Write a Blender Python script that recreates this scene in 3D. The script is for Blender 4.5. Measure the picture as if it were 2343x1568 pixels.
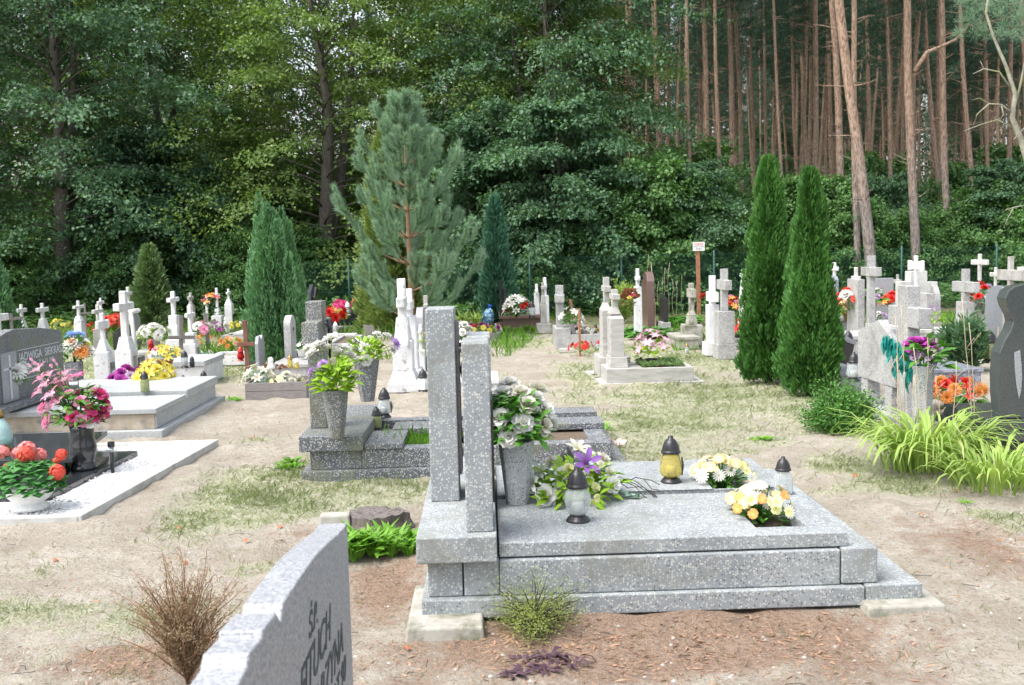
import bpy, math, random
import numpy as np
from mathutils import Vector, Matrix
R = math.radians
scene = bpy.context.scene
for o in list(bpy.data.objects): bpy.data.objects.remove(o)

# ---------------- camera, sky, sun, exposure ----------------
FX, CXP, CYP, HOR, CAMH = 2300.0, 1171.0, 784.0, 578.0, 1.65      # focal length and centre in 2342-wide photo pixels
PITCH, ROLL, YAW = math.atan((CYP-HOR)/FX), R(1.4), R(1.5)
CP = Vector((0, 0, CAMH))
_F = Vector((math.sin(YAW)*math.cos(PITCH), math.cos(YAW)*math.cos(PITCH), -math.sin(PITCH)))
_R0 = Vector((math.cos(YAW), -math.sin(YAW), 0)); _U0 = _R0.cross(_F)
_U = _U0*math.cos(ROLL) + _R0*math.sin(ROLL); _R = _F.cross(_U)
cam_data = bpy.data.cameras.new('camera'); cam = bpy.data.objects.new('camera', cam_data)
scene.collection.objects.link(cam); scene.camera = cam
cam.matrix_world = Matrix(((_R.x, _U.x, -_F.x, 0), (_R.y, _U.y, -_F.y, 0), (_R.z, _U.z, -_F.z, CAMH), (0, 0, 0, 1)))
cam_data.sensor_width = 36; cam_data.lens = 36*FX/2342; cam_data.clip_start = .05; cam_data.clip_end = 900
cam_data.dof.use_dof = True; cam_data.dof.focus_distance = 6.5; cam_data.dof.aperture_fstop = 7
SUN_EL, SUN_AZ = R(60), R(-118)           # azimuth from +Y, clockwise: high and to the left
world = bpy.data.worlds.new('World'); scene.world = world; world.use_nodes = True
nt = world.node_tree; nt.nodes.clear()
sky = nt.nodes.new('ShaderNodeTexSky'); sky.sky_type = 'NISHITA'; sky.sun_disc = False
sky.sun_elevation = SUN_EL; sky.sun_rotation = SUN_AZ; sky.air_density = 1.0; sky.dust_density = 4.0; sky.ozone_density = 1.0
hs = nt.nodes.new('ShaderNodeHueSaturation'); hs.inputs['Saturation'].default_value = .45
bg = nt.nodes.new('ShaderNodeBackground'); bg.inputs['Strength'].default_value = .15
wo = nt.nodes.new('ShaderNodeOutputWorld')
nt.links.new(sky.outputs[0], hs.inputs['Color']); nt.links.new(hs.outputs[0], bg.inputs[0]); nt.links.new(bg.outputs[0], wo.inputs[0])
sl = bpy.data.lights.new('sun', 'SUN'); sl.energy = 1.15; sl.angle = R(38); sl.color = (1, .965, .91)
so = bpy.data.objects.new('sun', sl); scene.collection.objects.link(so)
_sd = Vector((math.sin(SUN_AZ)*math.cos(SUN_EL), math.cos(SUN_AZ)*math.cos(SUN_EL), math.sin(SUN_EL)))
so.rotation_euler = _sd.to_track_quat('Z', 'Y').to_euler()
vs = scene.view_settings; scene.display_settings.display_device = 'sRGB'
vs.view_transform = 'Standard'; vs.look = 'None'; vs.gamma = 1; vs.use_curve_mapping = False; vs.exposure = 1.42
scene.render.engine = 'CYCLES'; cy = scene.cycles
cy.max_bounces = 7; cy.diffuse_bounces = 4; cy.transparent_max_bounces = 8; cy.transmission_bounces = 6; cy.glossy_bounces = 3
cy.use_denoising = True; cy.use_adaptive_sampling = True; cy.adaptive_threshold = .01

# ---------------- measuring: photo pixel -> point of the place ----------------
def ray(px, py): return _F + _R*((px-CXP)/FX) + _U*((CYP-py)/FX)
def W(px, py, z=0.0):
    d = ray(px, py); return CP + d*((z-CAMH)/d.z)
def PD(px, py, dep): return CP + ray(px, py)*dep
def depth(p): return (Vector(p)-CP).dot(_F)
def mpp(px, py, z=0.0): return depth(W(px, py, z))/FX

# ---------------- mesh building ----------------
COL = scene.collection
class MB:
    def __init__(s): s.v = []; s.f = []; s.sm = []
    def add(s, v, f, smooth=False):
        n = len(s.v); s.v += [tuple(p) for p in v]; s.f += [tuple(i+n for i in q) for q in f]; s.sm += [smooth]*len(f); return s
    def box(s, x0, x1, y0, y1, z0, z1, t=0, ty=None):
        ty = t if ty is None else ty
        return s.add([(x0, y0, z0), (x1, y0, z0), (x1, y1, z0), (x0, y1, z0), (x0+t, y0+ty, z1), (x1-t, y0+ty, z1), (x1-t, y1-ty, z1), (x0+t, y1-ty, z1)],
                     [(3, 2, 1, 0), (4, 5, 6, 7), (0, 1, 5, 4), (1, 2, 6, 5), (2, 3, 7, 6), (3, 0, 4, 7)])
    def cbox(s, cx, cy_, w, l, z0, z1, t=0, ty=None): return s.box(cx-w/2, cx+w/2, cy_-l/2, cy_+l/2, z0, z1, t, ty)
    def prism(s, poly, a0, a1, axis='x'):          # poly (p, q) extruded along axis
        n = len(poly)
        mk = {'x': lambda p, q, a: (a, p, q), 'y': lambda p, q, a: (p, a, q), 'z': lambda p, q, a: (p, q, a)}[axis]
        v = [mk(p, q, a0) for p, q in poly]+[mk(p, q, a1) for p, q in poly]
        return s.add(v, [tuple(range(n))[::-1], tuple(range(n, 2*n))]+[(i, (i+1) % n, n+(i+1) % n, n+i) for i in range(n)])
    def lathe(s, prof, n=20, c=(0, 0, 0), smooth=True, cap=True, sq=1.0):
        v = []; f = []
        for r, z in prof:
            for k in range(n):
                a = 2*math.pi*(k+.5)/n; v.append((c[0]+r*math.cos(a), c[1]+r*math.sin(a)*sq, c[2]+z))
        for i in range(len(prof)-1):
            for k in range(n):
                k2 = (k+1) % n; f.append((i*n+k, i*n+k2, (i+1)*n+k2, (i+1)*n+k))
        if cap: f.append(tuple(range(n))[::-1]); f.append(tuple((len(prof)-1)*n+k for k in range(n)))
        return s.add(v, f, smooth)
    def tube(s, pts, rad, n=6, smooth=True):
        pts = [Vector(p) for p in pts]; v = []; f = []
        for i, p in enumerate(pts):
            d = (pts[min(i+1, len(pts)-1)]-pts[max(i-1, 0)])
            d = d.normalized() if d.length > 1e-9 else Vector((0, 0, 1))
            a = d.cross(Vector((0, 0, 1)) if abs(d.z) < .9 else Vector((1, 0, 0))).normalized(); b = d.cross(a)
            r = rad[i] if hasattr(rad, '__len__') else rad
            for k in range(n):
                t = 2*math.pi*k/n; v.append(p+a*(r*math.cos(t))+b*(r*math.sin(t)))
        for i in range(len(pts)-1):
            for k in range(n): f.append((i*n+k, i*n+(k+1) % n, (i+1)*n+(k+1) % n, (i+1)*n+k))
        f.append(tuple(range(n))[::-1]); f.append(tuple((len(pts)-1)*n+k for k in range(n)))
        return s.add(v, f, smooth)
    def quadleaf(s, p, d, n_, L, w, bend=.2):
        p = Vector(p); d = Vector(d).normalized(); side = d.cross(Vector(n_)); side = side.normalized() if side.length > 1e-6 else Vector((1, 0, 0)); up = side.cross(d)
        m = p+d*(L*.5)+up*(L*bend*.35); t = p+d*L-up*(L*bend*.25)
        return s.add([p, m+side*w/2-up*w*.12, t, m-side*w/2-up*w*.12, m-up*w*.0], [(0, 1, 4), (1, 2, 4), (2, 3, 4), (3, 0, 4)], True)
    def mesh(s, name, mat):
        me = bpy.data.meshes.new(name); me.from_pydata(s.v, [], s.f); me.materials.append(mat)
        me.polygons.foreach_set('use_smooth', s.sm); me.update(); return me
def link(name, data, parent=None, loc=None):
    o = bpy.data.objects.new(name, data); COL.objects.link(o)
    if parent: o.parent = parent
    if loc is not None: o.location = loc
    return o
def part(name, mb, mat, parent=None, bevel=0, loc=None):
    o = link(name, mb.mesh(name, mat), parent, loc)
    if bevel:
        b = o.modifiers.new('bevel', 'BEVEL'); b.width = bevel; b.segments = 2; b.limit_method = 'ANGLE'; b.angle_limit = R(40)
    return o
def tag(o, label, cat=None, group=None, kind=None):
    if label: o['label'] = label
    if cat: o['category'] = cat
    if group: o['group'] = group
    if kind: o['kind'] = kind
    return o
def thing(name, label, cat, loc, group=None, rz=0):
    o = link(name, None, None, loc); o.rotation_euler = (0, 0, rz); o.empty_display_size = .1
    return tag(o, label, cat, group)
def leafmesh(name, P, D, N, L, Wd, mat, shape='leaf', t=None):
    P = np.asarray(P, float); D = np.asarray(D, float); N = np.asarray(N, float); n = len(P)
    D = D/(np.linalg.norm(D, axis=1, keepdims=True)+1e-9); S = np.cross(D, N); S /= (np.linalg.norm(S, axis=1, keepdims=True)+1e-9); U = np.cross(S, D)
    L = np.broadcast_to(np.asarray(L, float).reshape(-1, 1), (n, 1)); Wd = np.broadcast_to(np.asarray(Wd, float).reshape(-1, 1), (n, 1))
    if shape == 'leaf': a = [P, P+D*L*.45+S*Wd*.5-U*Wd*.15, P+D*L-U*L*.12, P+D*L*.45-S*Wd*.5-U*Wd*.15]; k = 4
    elif shape == 'needle': a = [P-S*Wd*.5, P+S*Wd*.5, P+D*L]; k = 3
    else: a = [P-S*Wd*.5, P+S*Wd*.5, P+D*L*.55+S*Wd*.4+U*L*.08, P+D*L, P+D*L*.55-S*Wd*.4+U*L*.08]; k = 5
    v = np.stack(a, 1).reshape(-1, 3)
    me = bpy.data.meshes.new(name); me.vertices.add(n*k); me.vertices.foreach_set('co', v.astype(np.float32).ravel())
    me.loops.add(n*k); me.loops.foreach_set('vertex_index', np.arange(n*k, dtype=np.int32))
    me.polygons.add(n); me.polygons.foreach_set('loop_start', (np.arange(n)*k).astype(np.int32)); me.polygons.foreach_set('loop_total', np.full(n, k, np.int32))
    me.materials.append(mat); me.update(); me.validate(); return me
rng = np.random.default_rng(7)
def rnd(a, b): return random.uniform(a, b)
random.seed(11)

# ---------------- materials ----------------
MATS = {}
def nodes(name):
    m = bpy.data.materials.new(name); m.use_nodes = True; t = m.node_tree; p = t.nodes['Principled BSDF']; MATS[name] = m
    return m, t, p
def N_(t, typ, **kw):
    n = t.nodes.new(typ)
    for k, v in kw.items():
        if k in n.inputs: n.inputs[k].default_value = v
        else: setattr(n, k, v)
    return n
def ramp(t, src, stops):
    r = t.nodes.new('ShaderNodeValToRGB'); e = r.color_ramp.elements
    while len(e) < len(stops): e.new(.5)
    for i, (p, c) in enumerate(stops): e[i].position = p; e[i].color = (*c, 1) if len(c) == 3 else c
    t.links.new(src, r.inputs[0]); return r.outputs[0]
def mixc(t, fac, a, b, mode='MIX'):
    n = t.nodes.new('ShaderNodeMix'); n.data_type = 'RGBA'; n.blend_type = mode
    for i, s in ((0, fac), (6, a), (7, b)):
        if hasattr(s, 'links'): t.links.new(s, n.inputs[i])
        elif isinstance(s, (int, float)): n.inputs[i].default_value = s
        else: n.inputs[i].default_value = (*s, 1)
    return n.outputs[2]
def pos(t, obj=False):
    if obj: return t.nodes.new('ShaderNodeTexCoord').outputs['Object']
    return t.nodes.new('ShaderNodeNewGeometry').outputs['Position']
def noise(t, vec, sc, det=4, rough=.6, dist=0):
    n = N_(t, 'ShaderNodeTexNoise'); n.inputs['Scale'].default_value = sc; n.inputs['Detail'].default_value = det; n.inputs['Roughness'].default_value = rough; n.inputs['Distortion'].default_value = dist
    t.links.new(vec, n.inputs['Vector']); return n.outputs['Fac']
def bump(t, p, h, strength=.3, dist=.01):
    b = N_(t, 'ShaderNodeBump'); b.inputs['Strength'].default_value = strength; b.inputs['Distance'].default_value = dist
    t.links.new(h, b.inputs['Height']); t.links.new(b.outputs[0], p.inputs['Normal'])
def noisy(name, c1, c2, sc=8, rough=.8, bs=.3, bd=.004, c3=None, sc3=2, lo=.35, hi=.65, stretch=None, obj=False, lo3=.5, hi3=.68):
    m, t, p = nodes(name); v = pos(t, obj)
    if stretch:
        mp = N_(t, 'ShaderNodeMapping'); mp.inputs['Scale'].default_value = stretch; t.links.new(v, mp.inputs[0]); v = mp.outputs[0]
    f = noise(t, v, sc, 5); c = ramp(t, f, [(lo, c1), (hi, c2)])
    if c3: c = mixc(t, ramp(t, noise(t, v, sc3, 6, .65), [(lo3, (0, 0, 0)), (hi3, (1, 1, 1))]), c, c3)
    t.links.new(c, p.inputs['Base Color']); p.inputs['Roughness'].default_value = rough
    if bs: bump(t, p, noise(t, v, sc*3, 4), bs, bd)
    return m
def terrazzo(name, base, base2, chip, dark, sc=75, thr=.3, stain=None, rough=.6):
    m, t, p = nodes(name); v = pos(t)
    vo = N_(t, 'ShaderNodeTexVoronoi'); vo.inputs['Scale'].default_value = sc; t.links.new(v, vo.inputs['Vector'])
    sep = N_(t, 'ShaderNodeSeparateColor'); t.links.new(vo.outputs['Color'], sep.inputs[0])
    d = ramp(t, vo.outputs['Distance'], [(.36, (1, 1, 1)), (.52, (0, 0, 0))])          # inside of a chip
    pick = ramp(t, sep.outputs[0], [(1-thr-.01, (0, 0, 0)), (1-thr, (1, 1, 1))])
    pickd = ramp(t, sep.outputs[1], [(.80, (0, 0, 0)), (.81, (1, 1, 1))])
    b = ramp(t, noise(t, v, 3.5, 6, .7), [(.35, base), (.7, base2)])
    k = mixc(t, 1, d, pickd, 'MULTIPLY'); c = mixc(t, k, b, dark)
    vary = ramp(t, sep.outputs[2], [(0, tuple(x*.75 for x in chip)), (1, chip)])
    k2 = mixc(t, 1, d, pick, 'MULTIPLY'); c = mixc(t, k2, c, vary)
    if stain: c = mixc(t, ramp(t, noise(t, v, 2.3, 7, .75, .6), [(.50, (0, 0, 0)), (.66, (.85, .85, .85))]), c, stain)
    t.links.new(c, p.inputs['Base Color']); p.inputs['Roughness'].default_value = rough
    bump(t, p, noise(t, v, 160, 3), .25, .002); return m
def granite(name, c1, c2, rough=.25, sc=220, streak=None):
    m, t, p = nodes(name); v = pos(t)
    if streak:
        mp = N_(t, 'ShaderNodeMapping'); mp.inputs['Scale'].default_value = streak; t.links.new(v, mp.inputs[0]); v = mp.outputs[0]
    c = ramp(t, noise(t, v, sc, 3, .7), [(.38, c1), (.62, c2)])
    t.links.new(c, p.inputs['Base Color']); p.inputs['Roughness'].default_value = rough; p.inputs['Specular IOR Level'].default_value = .6
    return m
def plain(name, c, rough=.5, metal=0, spec=.5):
    m, t, p = nodes(name); v = pos(t); k = noise(t, v, 40, 3)
    t.links.new(ramp(t, k, [(.3, tuple(x*.85 for x in c)), (.7, tuple(min(1, x*1.1) for x in c))]), p.inputs['Base Color'])
    p.inputs['Roughness'].default_value = rough; p.inputs['Metallic'].default_value = metal; p.inputs['Specular IOR Level'].default_value = spec; return m
def glass(name, c, rough=.1, tr=.8):
    m, t, p = nodes(name); p.inputs['Base Color'].default_value = (*c, 1); p.inputs['Roughness'].default_value = rough
    p.inputs['Transmission Weight'].default_value = tr; p.inputs['IOR'].default_value = 1.2; return m
def foliage(name, c1, c2, c3=None, rough=.5, trans=.25, spec=.35):
    m, t, p = nodes(name); g = t.nodes.new('ShaderNodeNewGeometry'); r = g.outputs['Random Per Island']
    st = [(0, c1), (.75, c2)]+([(.95, c2), (1, c3)] if c3 else [])
    c = ramp(t, r, st); big = noise(t, g.outputs['Position'], .9, 3)
    c = mixc(t, ramp(t, big, [(.4, (0, 0, 0)), (.65, (.55, .55, .55))]), c, tuple(x*1.3 for x in c2))
    t.links.new(c, p.inputs['Base Color']); p.inputs['Roughness'].default_value = rough; p.inputs['Specular IOR Level'].default_value = spec
    tl = t.nodes.new('ShaderNodeBsdfTranslucent'); t.links.new(mixc(t, 1, c, (.9, 1.0, .35), 'MULTIPLY'), tl.inputs[0]); mx = t.nodes.new('ShaderNodeMixShader'); mx.inputs[0].default_value = trans
    t.links.new(p.outputs[0], mx.inputs[1]); t.links.new(tl.outputs[0], mx.inputs[2]); t.links.new(mx.outputs[0], t.nodes['Material Output'].inputs[0]); return m
def petal(name, cin, cout):
    m, t, p = nodes(name); a = N_(t, 'ShaderNodeAttribute'); a.attribute_name = 't'
    c = ramp(t, a.outputs['Fac'], [(.15, cin), (.8, cout)]); g = t.nodes.new('ShaderNodeNewGeometry')
    c = mixc(t, mixc(t, 1, g.outputs['Random Per Island'], (.35, .35, .35), 'MULTIPLY'), c, tuple(x*.8 for x in cout))
    t.links.new(c, p.inputs['Base Color']); p.inputs['Roughness'].default_value = .6
    tl = t.nodes.new('ShaderNodeBsdfTranslucent'); t.links.new(c, tl.inputs[0]); mx = t.nodes.new('ShaderNodeMixShader'); mx.inputs[0].default_value = .25
    t.links.new(p.outputs[0], mx.inputs[1]); t.links.new(tl.outputs[0], mx.inputs[2]); t.links.new(mx.outputs[0], t.nodes['Material Output'].inputs[0]); return m

TZ = terrazzo('pale_terrazzo', (.205, .228, .245), (.30, .325, .335), (.52, .53, .50), (.12, .13, .13), 92, .5, (.19, .198, .175))
TZD = terrazzo('dark_terrazzo', (.085, .095, .11), (.13, .14, .15), (.60, .60, .58), (.03, .03, .035), 115, .42, (.14, .15, .10))
TZG = terrazzo('mossy_terrazzo', (.11, .12, .125), (.16, .165, .16), (.55, .55, .52), (.04, .04, .04), 130, .42, (.13, .13, .07))
TZW = terrazzo('light_speckled_terrazzo', (.30, .30, .30), (.40, .40, .39), (.66, .65, .63), (.07, .07, .07), 105, .36, (.20, .20, .18))
TZC = terrazzo('black_and_white_terrazzo', (.32, .34, .34), (.40, .42, .42), (.62, .62, .62), (.05, .05, .055), 120, .3)
GRB = granite('blue_grey_granite', (.12, .135, .16), (.34, .36, .39), .3, 140)
GRS = granite('silver_grey_granite', (.17, .18, .20), (.40, .41, .43), .5, 130)
GRK = granite('black_granite', (.012, .014, .016), (.035, .038, .042), .08, 250)
GRT = granite('dark_green_granite', (.035, .045, .045), (.085, .095, .095), .15, 200)
GRN = granite('brown_granite', (.10, .06, .05), (.2, .13, .12), .25, 200)
GRV = granite('striped_blue_granite', (.13, .15, .19), (.34, .36, .42), .25, 40, (.5, 9, .8))
WHT = noisy('whitewash', (.58, .59, .60), (.73, .73, .73), 6, .9, .5, .006, (.36, .37, .35), 11, lo3=.62, hi3=.78)
WHO = noisy('flaking_whitewash', (.52, .53, .53), (.70, .70, .70), 7, .9, .7, .008, (.22, .22, .20), 14, lo3=.54, hi3=.70)
CON = noisy('grey_concrete', (.30, .29, .27), (.42, .41, .385), 7, .9, .5, .004, (.20, .20, .17), 3)
COP = noisy('pale_concrete', (.46, .46, .44), (.58, .58, .55), 9, .85, .4, .003, (.34, .34, .31), 4)
CEM = noisy('fresh_cement_render', (.36, .355, .33), (.44, .43, .405), 5, .8, .2, .002, (.29, .285, .26), 6, stretch=(1, 1, 4))
COM = noisy('mossy_concrete', (.26, .25, .21), (.38, .37, .33), 9, .95, .6, .005, (.09, .10, .05), 5)
COS = noisy('sandy_block', (.36, .30, .22), (.46, .40, .32), 10, .95, .5, .004, (.20, .20, .20), 7)
WDG = noisy('weathered_wood', (.16, .14, .13), (.27, .25, .24), 3, .9, .6, .004, stretch=(4, 4, 60))
WDH = noisy('weathered_board', (.17, .15, .145), (.30, .275, .265), 3, .9, .6, .004, stretch=(4, 60, 60))
WDR = noisy('red_brown_painted_wood', (.13, .05, .035), (.2, .08, .055), 5, .6, .3, .002)
WDT = noisy('tan_wood', (.26, .13, .06), (.38, .2, .1), 5, .8, .4, .003, stretch=(4, 4, 40))
BKL = noisy('grey_bark', (.10, .085, .075), (.19, .165, .145), 7, .95, 1.0, .03, (.08, .10, .06), 2, stretch=(3, 3, .6))
BKD = noisy('dark_bark', (.035, .03, .025), (.08, .07, .06), 8, .95, 1.0, .02, stretch=(3, 3, .6))
BKB = noisy('pale_bare_wood', (.17, .17, .13), (.32, .31, .24), 9, .9, .6, .006, (.2, .22, .08), 3)
BKY = noisy('young_pine_bark', (.2, .12, .07), (.34, .22, .13), 14, .9, .6, .006)
BLK = plain('black_plastic', (.018, .018, .02), .35)
BRZ = plain('dark_bronze', (.06, .06, .07), .4, .6)
WPL = plain('white_plastic', (.78, .78, .76), .45)
TER = plain('terracotta', (.45, .18, .08), .8); BRA = plain('brass', (.28, .2, .07), .35, .7)
RED = plain('red_plastic', (.45, .02, .02), .3); GLV = plain('galvanised_steel', (.4, .42, .43), .4, .5)
GREENM = plain('green_painted_steel', (.01, .07, .05), .5)
GCL = glass('clear_glass', (.86, .9, .9)); GYE = glass('yellow_glass', (.88, .80, .38), .12, .85); GRE = glass('red_glass', (.6, .03, .03), .15, .6); GAM = glass('green_grey_glass', (.55, .6, .35), .2, .7)
GTL = glass('frosted_teal_glass', (.7, .9, .88), .4, .6)
CANDLE = plain('white_wax', (.7, .68, .62), .6)
INK = plain('inscription_paint', (.075, .085, .085), .8); GOLD = plain('gold_inscription', (.5, .36, .12), .5); SILV = plain('silver_inscription', (.5, .52, .54), .5)
SIGNR = plain('red_lettering', (.6, .02, .03), .5); SIGNB = plain('dark_blue_lettering', (.03, .05, .12), .5)
SOIL = noisy('brown_soil', (.09, .065, .045), (.16, .12, .085), 30, .95, .8, .01)
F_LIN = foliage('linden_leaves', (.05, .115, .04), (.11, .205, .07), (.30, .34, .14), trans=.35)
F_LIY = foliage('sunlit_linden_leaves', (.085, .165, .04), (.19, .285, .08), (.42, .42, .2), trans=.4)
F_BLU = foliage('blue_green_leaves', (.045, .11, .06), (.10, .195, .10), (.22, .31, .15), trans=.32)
F_UND = foliage('understory_leaves', (.06, .14, .045), (.12, .24, .075), (.22, .34, .12), trans=.35)
F_PIN = foliage('pine_needles', (.04, .09, .065), (.07, .14, .09), trans=.2)
F_YPN = foliage('young_pine_needles', (.15, .26, .175), (.26, .40, .28), trans=.25)
F_YEL = foliage('yellow_green_conifer', (.10, .16, .035), (.19, .26, .07), trans=.25)
F_JUN = foliage('juniper_sprays', (.055, .16, .07), (.14, .29, .125), trans=.2)
F_JU2 = foliage('olive_juniper_sprays', (.07, .135, .045), (.14, .22, .08), trans=.15)
F_JU3 = foliage('dark_juniper_sprays', (.03, .11, .07), (.07, .18, .11), trans=.15)
F_THU = foliage('thuja_sprays', (.022, .082, .016), (.075, .20, .04), (.20, .30, .08), trans=.25)
F_GRS = foliage('meadow_grass', (.25, .33, .14), (.38, .44, .22), (.54, .50, .38), trans=.4)
F_LUS = foliage('lush_weeds', (.08, .22, .02), (.17, .36, .04), (.3, .42, .08), trans=.3)
F_LEM = foliage('lemon_green_blades', (.18, .30, .055), (.33, .45, .12), (.52, .50, .22), trans=.35)
F_SHR = foliage('small_shrub_leaves', (.04, .12, .025), (.10, .24, .05), (.2, .34, .08), trans=.25)
F_DRY = foliage('dead_brown_twigs', (.15, .10, .055), (.28, .20, .12), (.3, .3, .12), trans=.1)
F_STR = foliage('dry_straw_stalks', (.35, .27, .17), (.5, .42, .3), trans=.1)
F_LIT = foliage('fallen_needles', (.20, .11, .065), (.36, .22, .14), (.4, .34, .26), trans=.05)
F_PUR = foliage('purple_leaves', (.045, .022, .035), (.09, .05, .07), trans=.15)
F_ROS = foliage('artificial_rose_leaves', (.03, .11, .02), (.09, .24, .035), (.2, .36, .06), trans=.2)
F_BRI = foliage('bright_artificial_leaves', (.12, .26, .015), (.26, .42, .03), (.36, .5, .08), trans=.3)
F_TEA = foliage('teal_feather_leaves', (.0, .16, .15), (.03, .33, .3), trans=.2)
F_EUC = foliage('eucalyptus_leaves', (.14, .26, .19), (.28, .42, .33), trans=.2)
F_GER = foliage('geranium_leaves', (.03, .13, .03), (.07, .22, .06), trans=.2)
F_HOS = foliage('hosta_leaves', (.03, .13, .02), (.09, .26, .04), trans=.2)
F_SED = foliage('stonecrop', (.08, .15, .05), (.17, .27, .1), trans=.15)
PET = {}
for k, a, b in (('white', (.62, .6, .52), (.82, .82, .78)), ('cream', (.6, .55, .33), (.78, .76, .66)), ('mauve', (.8, .72, .8), (.45, .25, .62)), ('violet', (.25, .08, .35), (.28, .12, .45)),
                ('pink', (.92, .82, .85), (.86, .36, .54)), ('hot', (.85, .35, .5), (.76, .07, .27)), ('magenta', (.3, .02, .2), (.42, .05, .35)), ('red', (.6, .02, .02), (.65, .03, .02)),
                ('coral', (.75, .05, .04), (.8, .13, .08)), ('salmon', (.8, .2, .2), (.85, .32, .3)), ('orange', (.8, .5, .15), (.8, .32, .08)), ('yellow', (.8, .6, .05), (.82, .74, .15)), ('lemon', (.7, .65, .2), (.82, .82, .45)),
                ('blue', (.6, .7, .85), (.25, .42, .75)), ('pansy', (.85, .85, .55), (.85, .58, .25)), ('paleyellow', (.65, .55, .1), (.8, .78, .42)), ('peach', (.8, .45, .25), (.85, .55, .35)), ('brown', (.25, .1, .04), (.3, .12, .05)), ('green', (.35, .5, .1), (.6, .7, .3)), ('aqua', (.75, .85, .8), (.4, .75, .65)), ('lilac', (.55, .4, .6), (.66, .5, .7))):
    PET[k] = petal(k+'_petals', a, b)

# ---------------- builders: flowers, lanterns, vases, monuments ----------------
FM = {}
def _petal(V, T, Fc, az, th0, th1, L, w, cup=.15, r0=.05, z0=0, ns=4, tip=.55):
    n = len(V); ca, sa = math.cos(az), math.sin(az); r, z = r0, z0
    for i in range(ns+1):
        s = i/ns; th = th0+(th1-th0)*s
        if i: r += L/ns*math.sin(th); z += L/ns*math.cos(th)
        ww = w*.5*(.25+.75*math.sin(min(1, s*1.25)*math.pi/2))*(1 if s < .75 else tip+(1-tip)*(1-s)/.25)
        nr, nz = -math.cos(th), math.sin(th)
        for u in (-1, 0, 1):
            rr = r+nr*cup*u*u*w; zz = z+nz*cup*u*u*w
            V.append((ca*rr-sa*ww*u, sa*rr+ca*ww*u, zz)); T.append(s)
    for i in range(ns):
        for k in range(2):
            a = n+i*3+k; Fc.append((a, a+1, a+4, a+3))
def flower_mesh(kind, col):
    key = (kind, col)
    if key in FM: return FM[key]
    V, T, Fc = [], [], []; rn = random.Random(hash(kind) % 999 if False else len(kind)*17+len(col))
    D = math.pi/180
    if kind == 'rose':
        for n, a, b, L, w, z in ((5, 50, 105, .95, 1.0, -.1), (5, 30, 85, .85, .9, .0), (5, 12, 55, .75, .7, .05), (4, 2, 25, .65, .5, .1), (3, -5, 5, .6, .3, .12)):
            o = rn.uniform(0, 6)
            for k in range(n): _petal(V, T, Fc, o+k*2*math.pi/n+rn.uniform(-.15, .15), (a+rn.uniform(-6, 6))*D, (b+rn.uniform(-12, 12))*D, L, w, .18, .05, z)
    elif kind == 'bud':
        for n, a, b, L, w in ((4, 30, 5, .9, .7), (4, 22, -4, .95, .6)):
            for k in range(n): _petal(V, T, Fc, k*2*math.pi/n+L*3, a*D, b*D, L, w, .25, .03)
    elif kind == 'lily':
        for k in range(6): _petal(V, T, Fc, k*math.pi/3+rn.uniform(-.1, .1), 15*D, (100+rn.uniform(-15, 15))*D, 1.15, .42, .12, .04, 0, 5, .15)
        for k in range(5): _petal(V, T, Fc, k*1.25, 5*D, 20*D, .7, .05, 0)
    elif kind == 'mum':
        for n, a, b, L in ((18, 75, 100, .98), (16, 55, 85, .9), (14, 35, 65, .8), (10, 15, 40, .65), (6, 5, 15, .5)):
            for k in range(n): _petal(V, T, Fc, k*2*math.pi/n+rn.uniform(-.1, .1), (a+rn.uniform(-8, 8))*D, (b+rn.uniform(-12, 12))*D, L, .2, .1, .03, 0, 3, .6)
    elif kind == 'daisy':
        for k in range(14): _petal(V, T, Fc, k*2*math.pi/14, 80*D, 92*D, 1, .28, .05, .1, 0, 3, .7)
    elif kind == 'pansy':
        for k in range(5): _petal(V, T, Fc, k*2*math.pi/5+rn.uniform(-.1, .1), (62+rn.uniform(-8, 8))*D, (96+rn.uniform(-20, 20))*D, .95, 1.0, .06+rn.uniform(-.05, .08), .03, 0, 4, .7)
    elif kind == 'ball':
        for j in range(30):
            z = 1-2*(j+.5)/30*.8; a = j*2.4; r = math.sqrt(max(0, 1-z*z)); c = Vector((r*math.cos(a), r*math.sin(a), z)); q = c.to_track_quat('Z', 'Y').to_matrix()
            v2, t2, f2 = [], [], []
            for k in range(5): _petal(v2, t2, f2, k*1.257+j, 55*D, 105*D, .42, .42, .06, .02, 0, 2, .8)
            n = len(V); V += [tuple(q @ Vector(p)+c*(.58+.16*math.sin(j*7.1))) for p in v2]; T += t2; Fc += [tuple(i+n for i in f) for f in f2]
    me = bpy.data.meshes.new(kind+'_flower'); me.from_pydata(V, [], Fc); me.polygons.foreach_set('use_smooth', [True]*len(Fc))
    at = me.attributes.new('t', 'FLOAT', 'POINT'); at.data.foreach_set('value', T); me.materials.append(PET[col]); me.update(); FM[key] = me; return me
FNAME = {'rose': 'rose', 'bud': 'rosebud', 'lily': 'lily', 'mum': 'chrysanthemum', 'daisy': 'daisy', 'pansy': 'blossom', 'ball': 'flower_head'}
def put_flower(root, kind, col, size, off, d):
    o = link(FNAME[kind], flower_mesh(kind, col), root); q = Vector(d).to_track_quat('Z', 'Y').to_matrix().to_4x4()
    o.matrix_local = Matrix.Translation(off) @ q @ Matrix.Rotation(rnd(0, 6), 4, 'Z') @ Matrix.Scale(size*rnd(.88, 1.12), 4); return o
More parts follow.
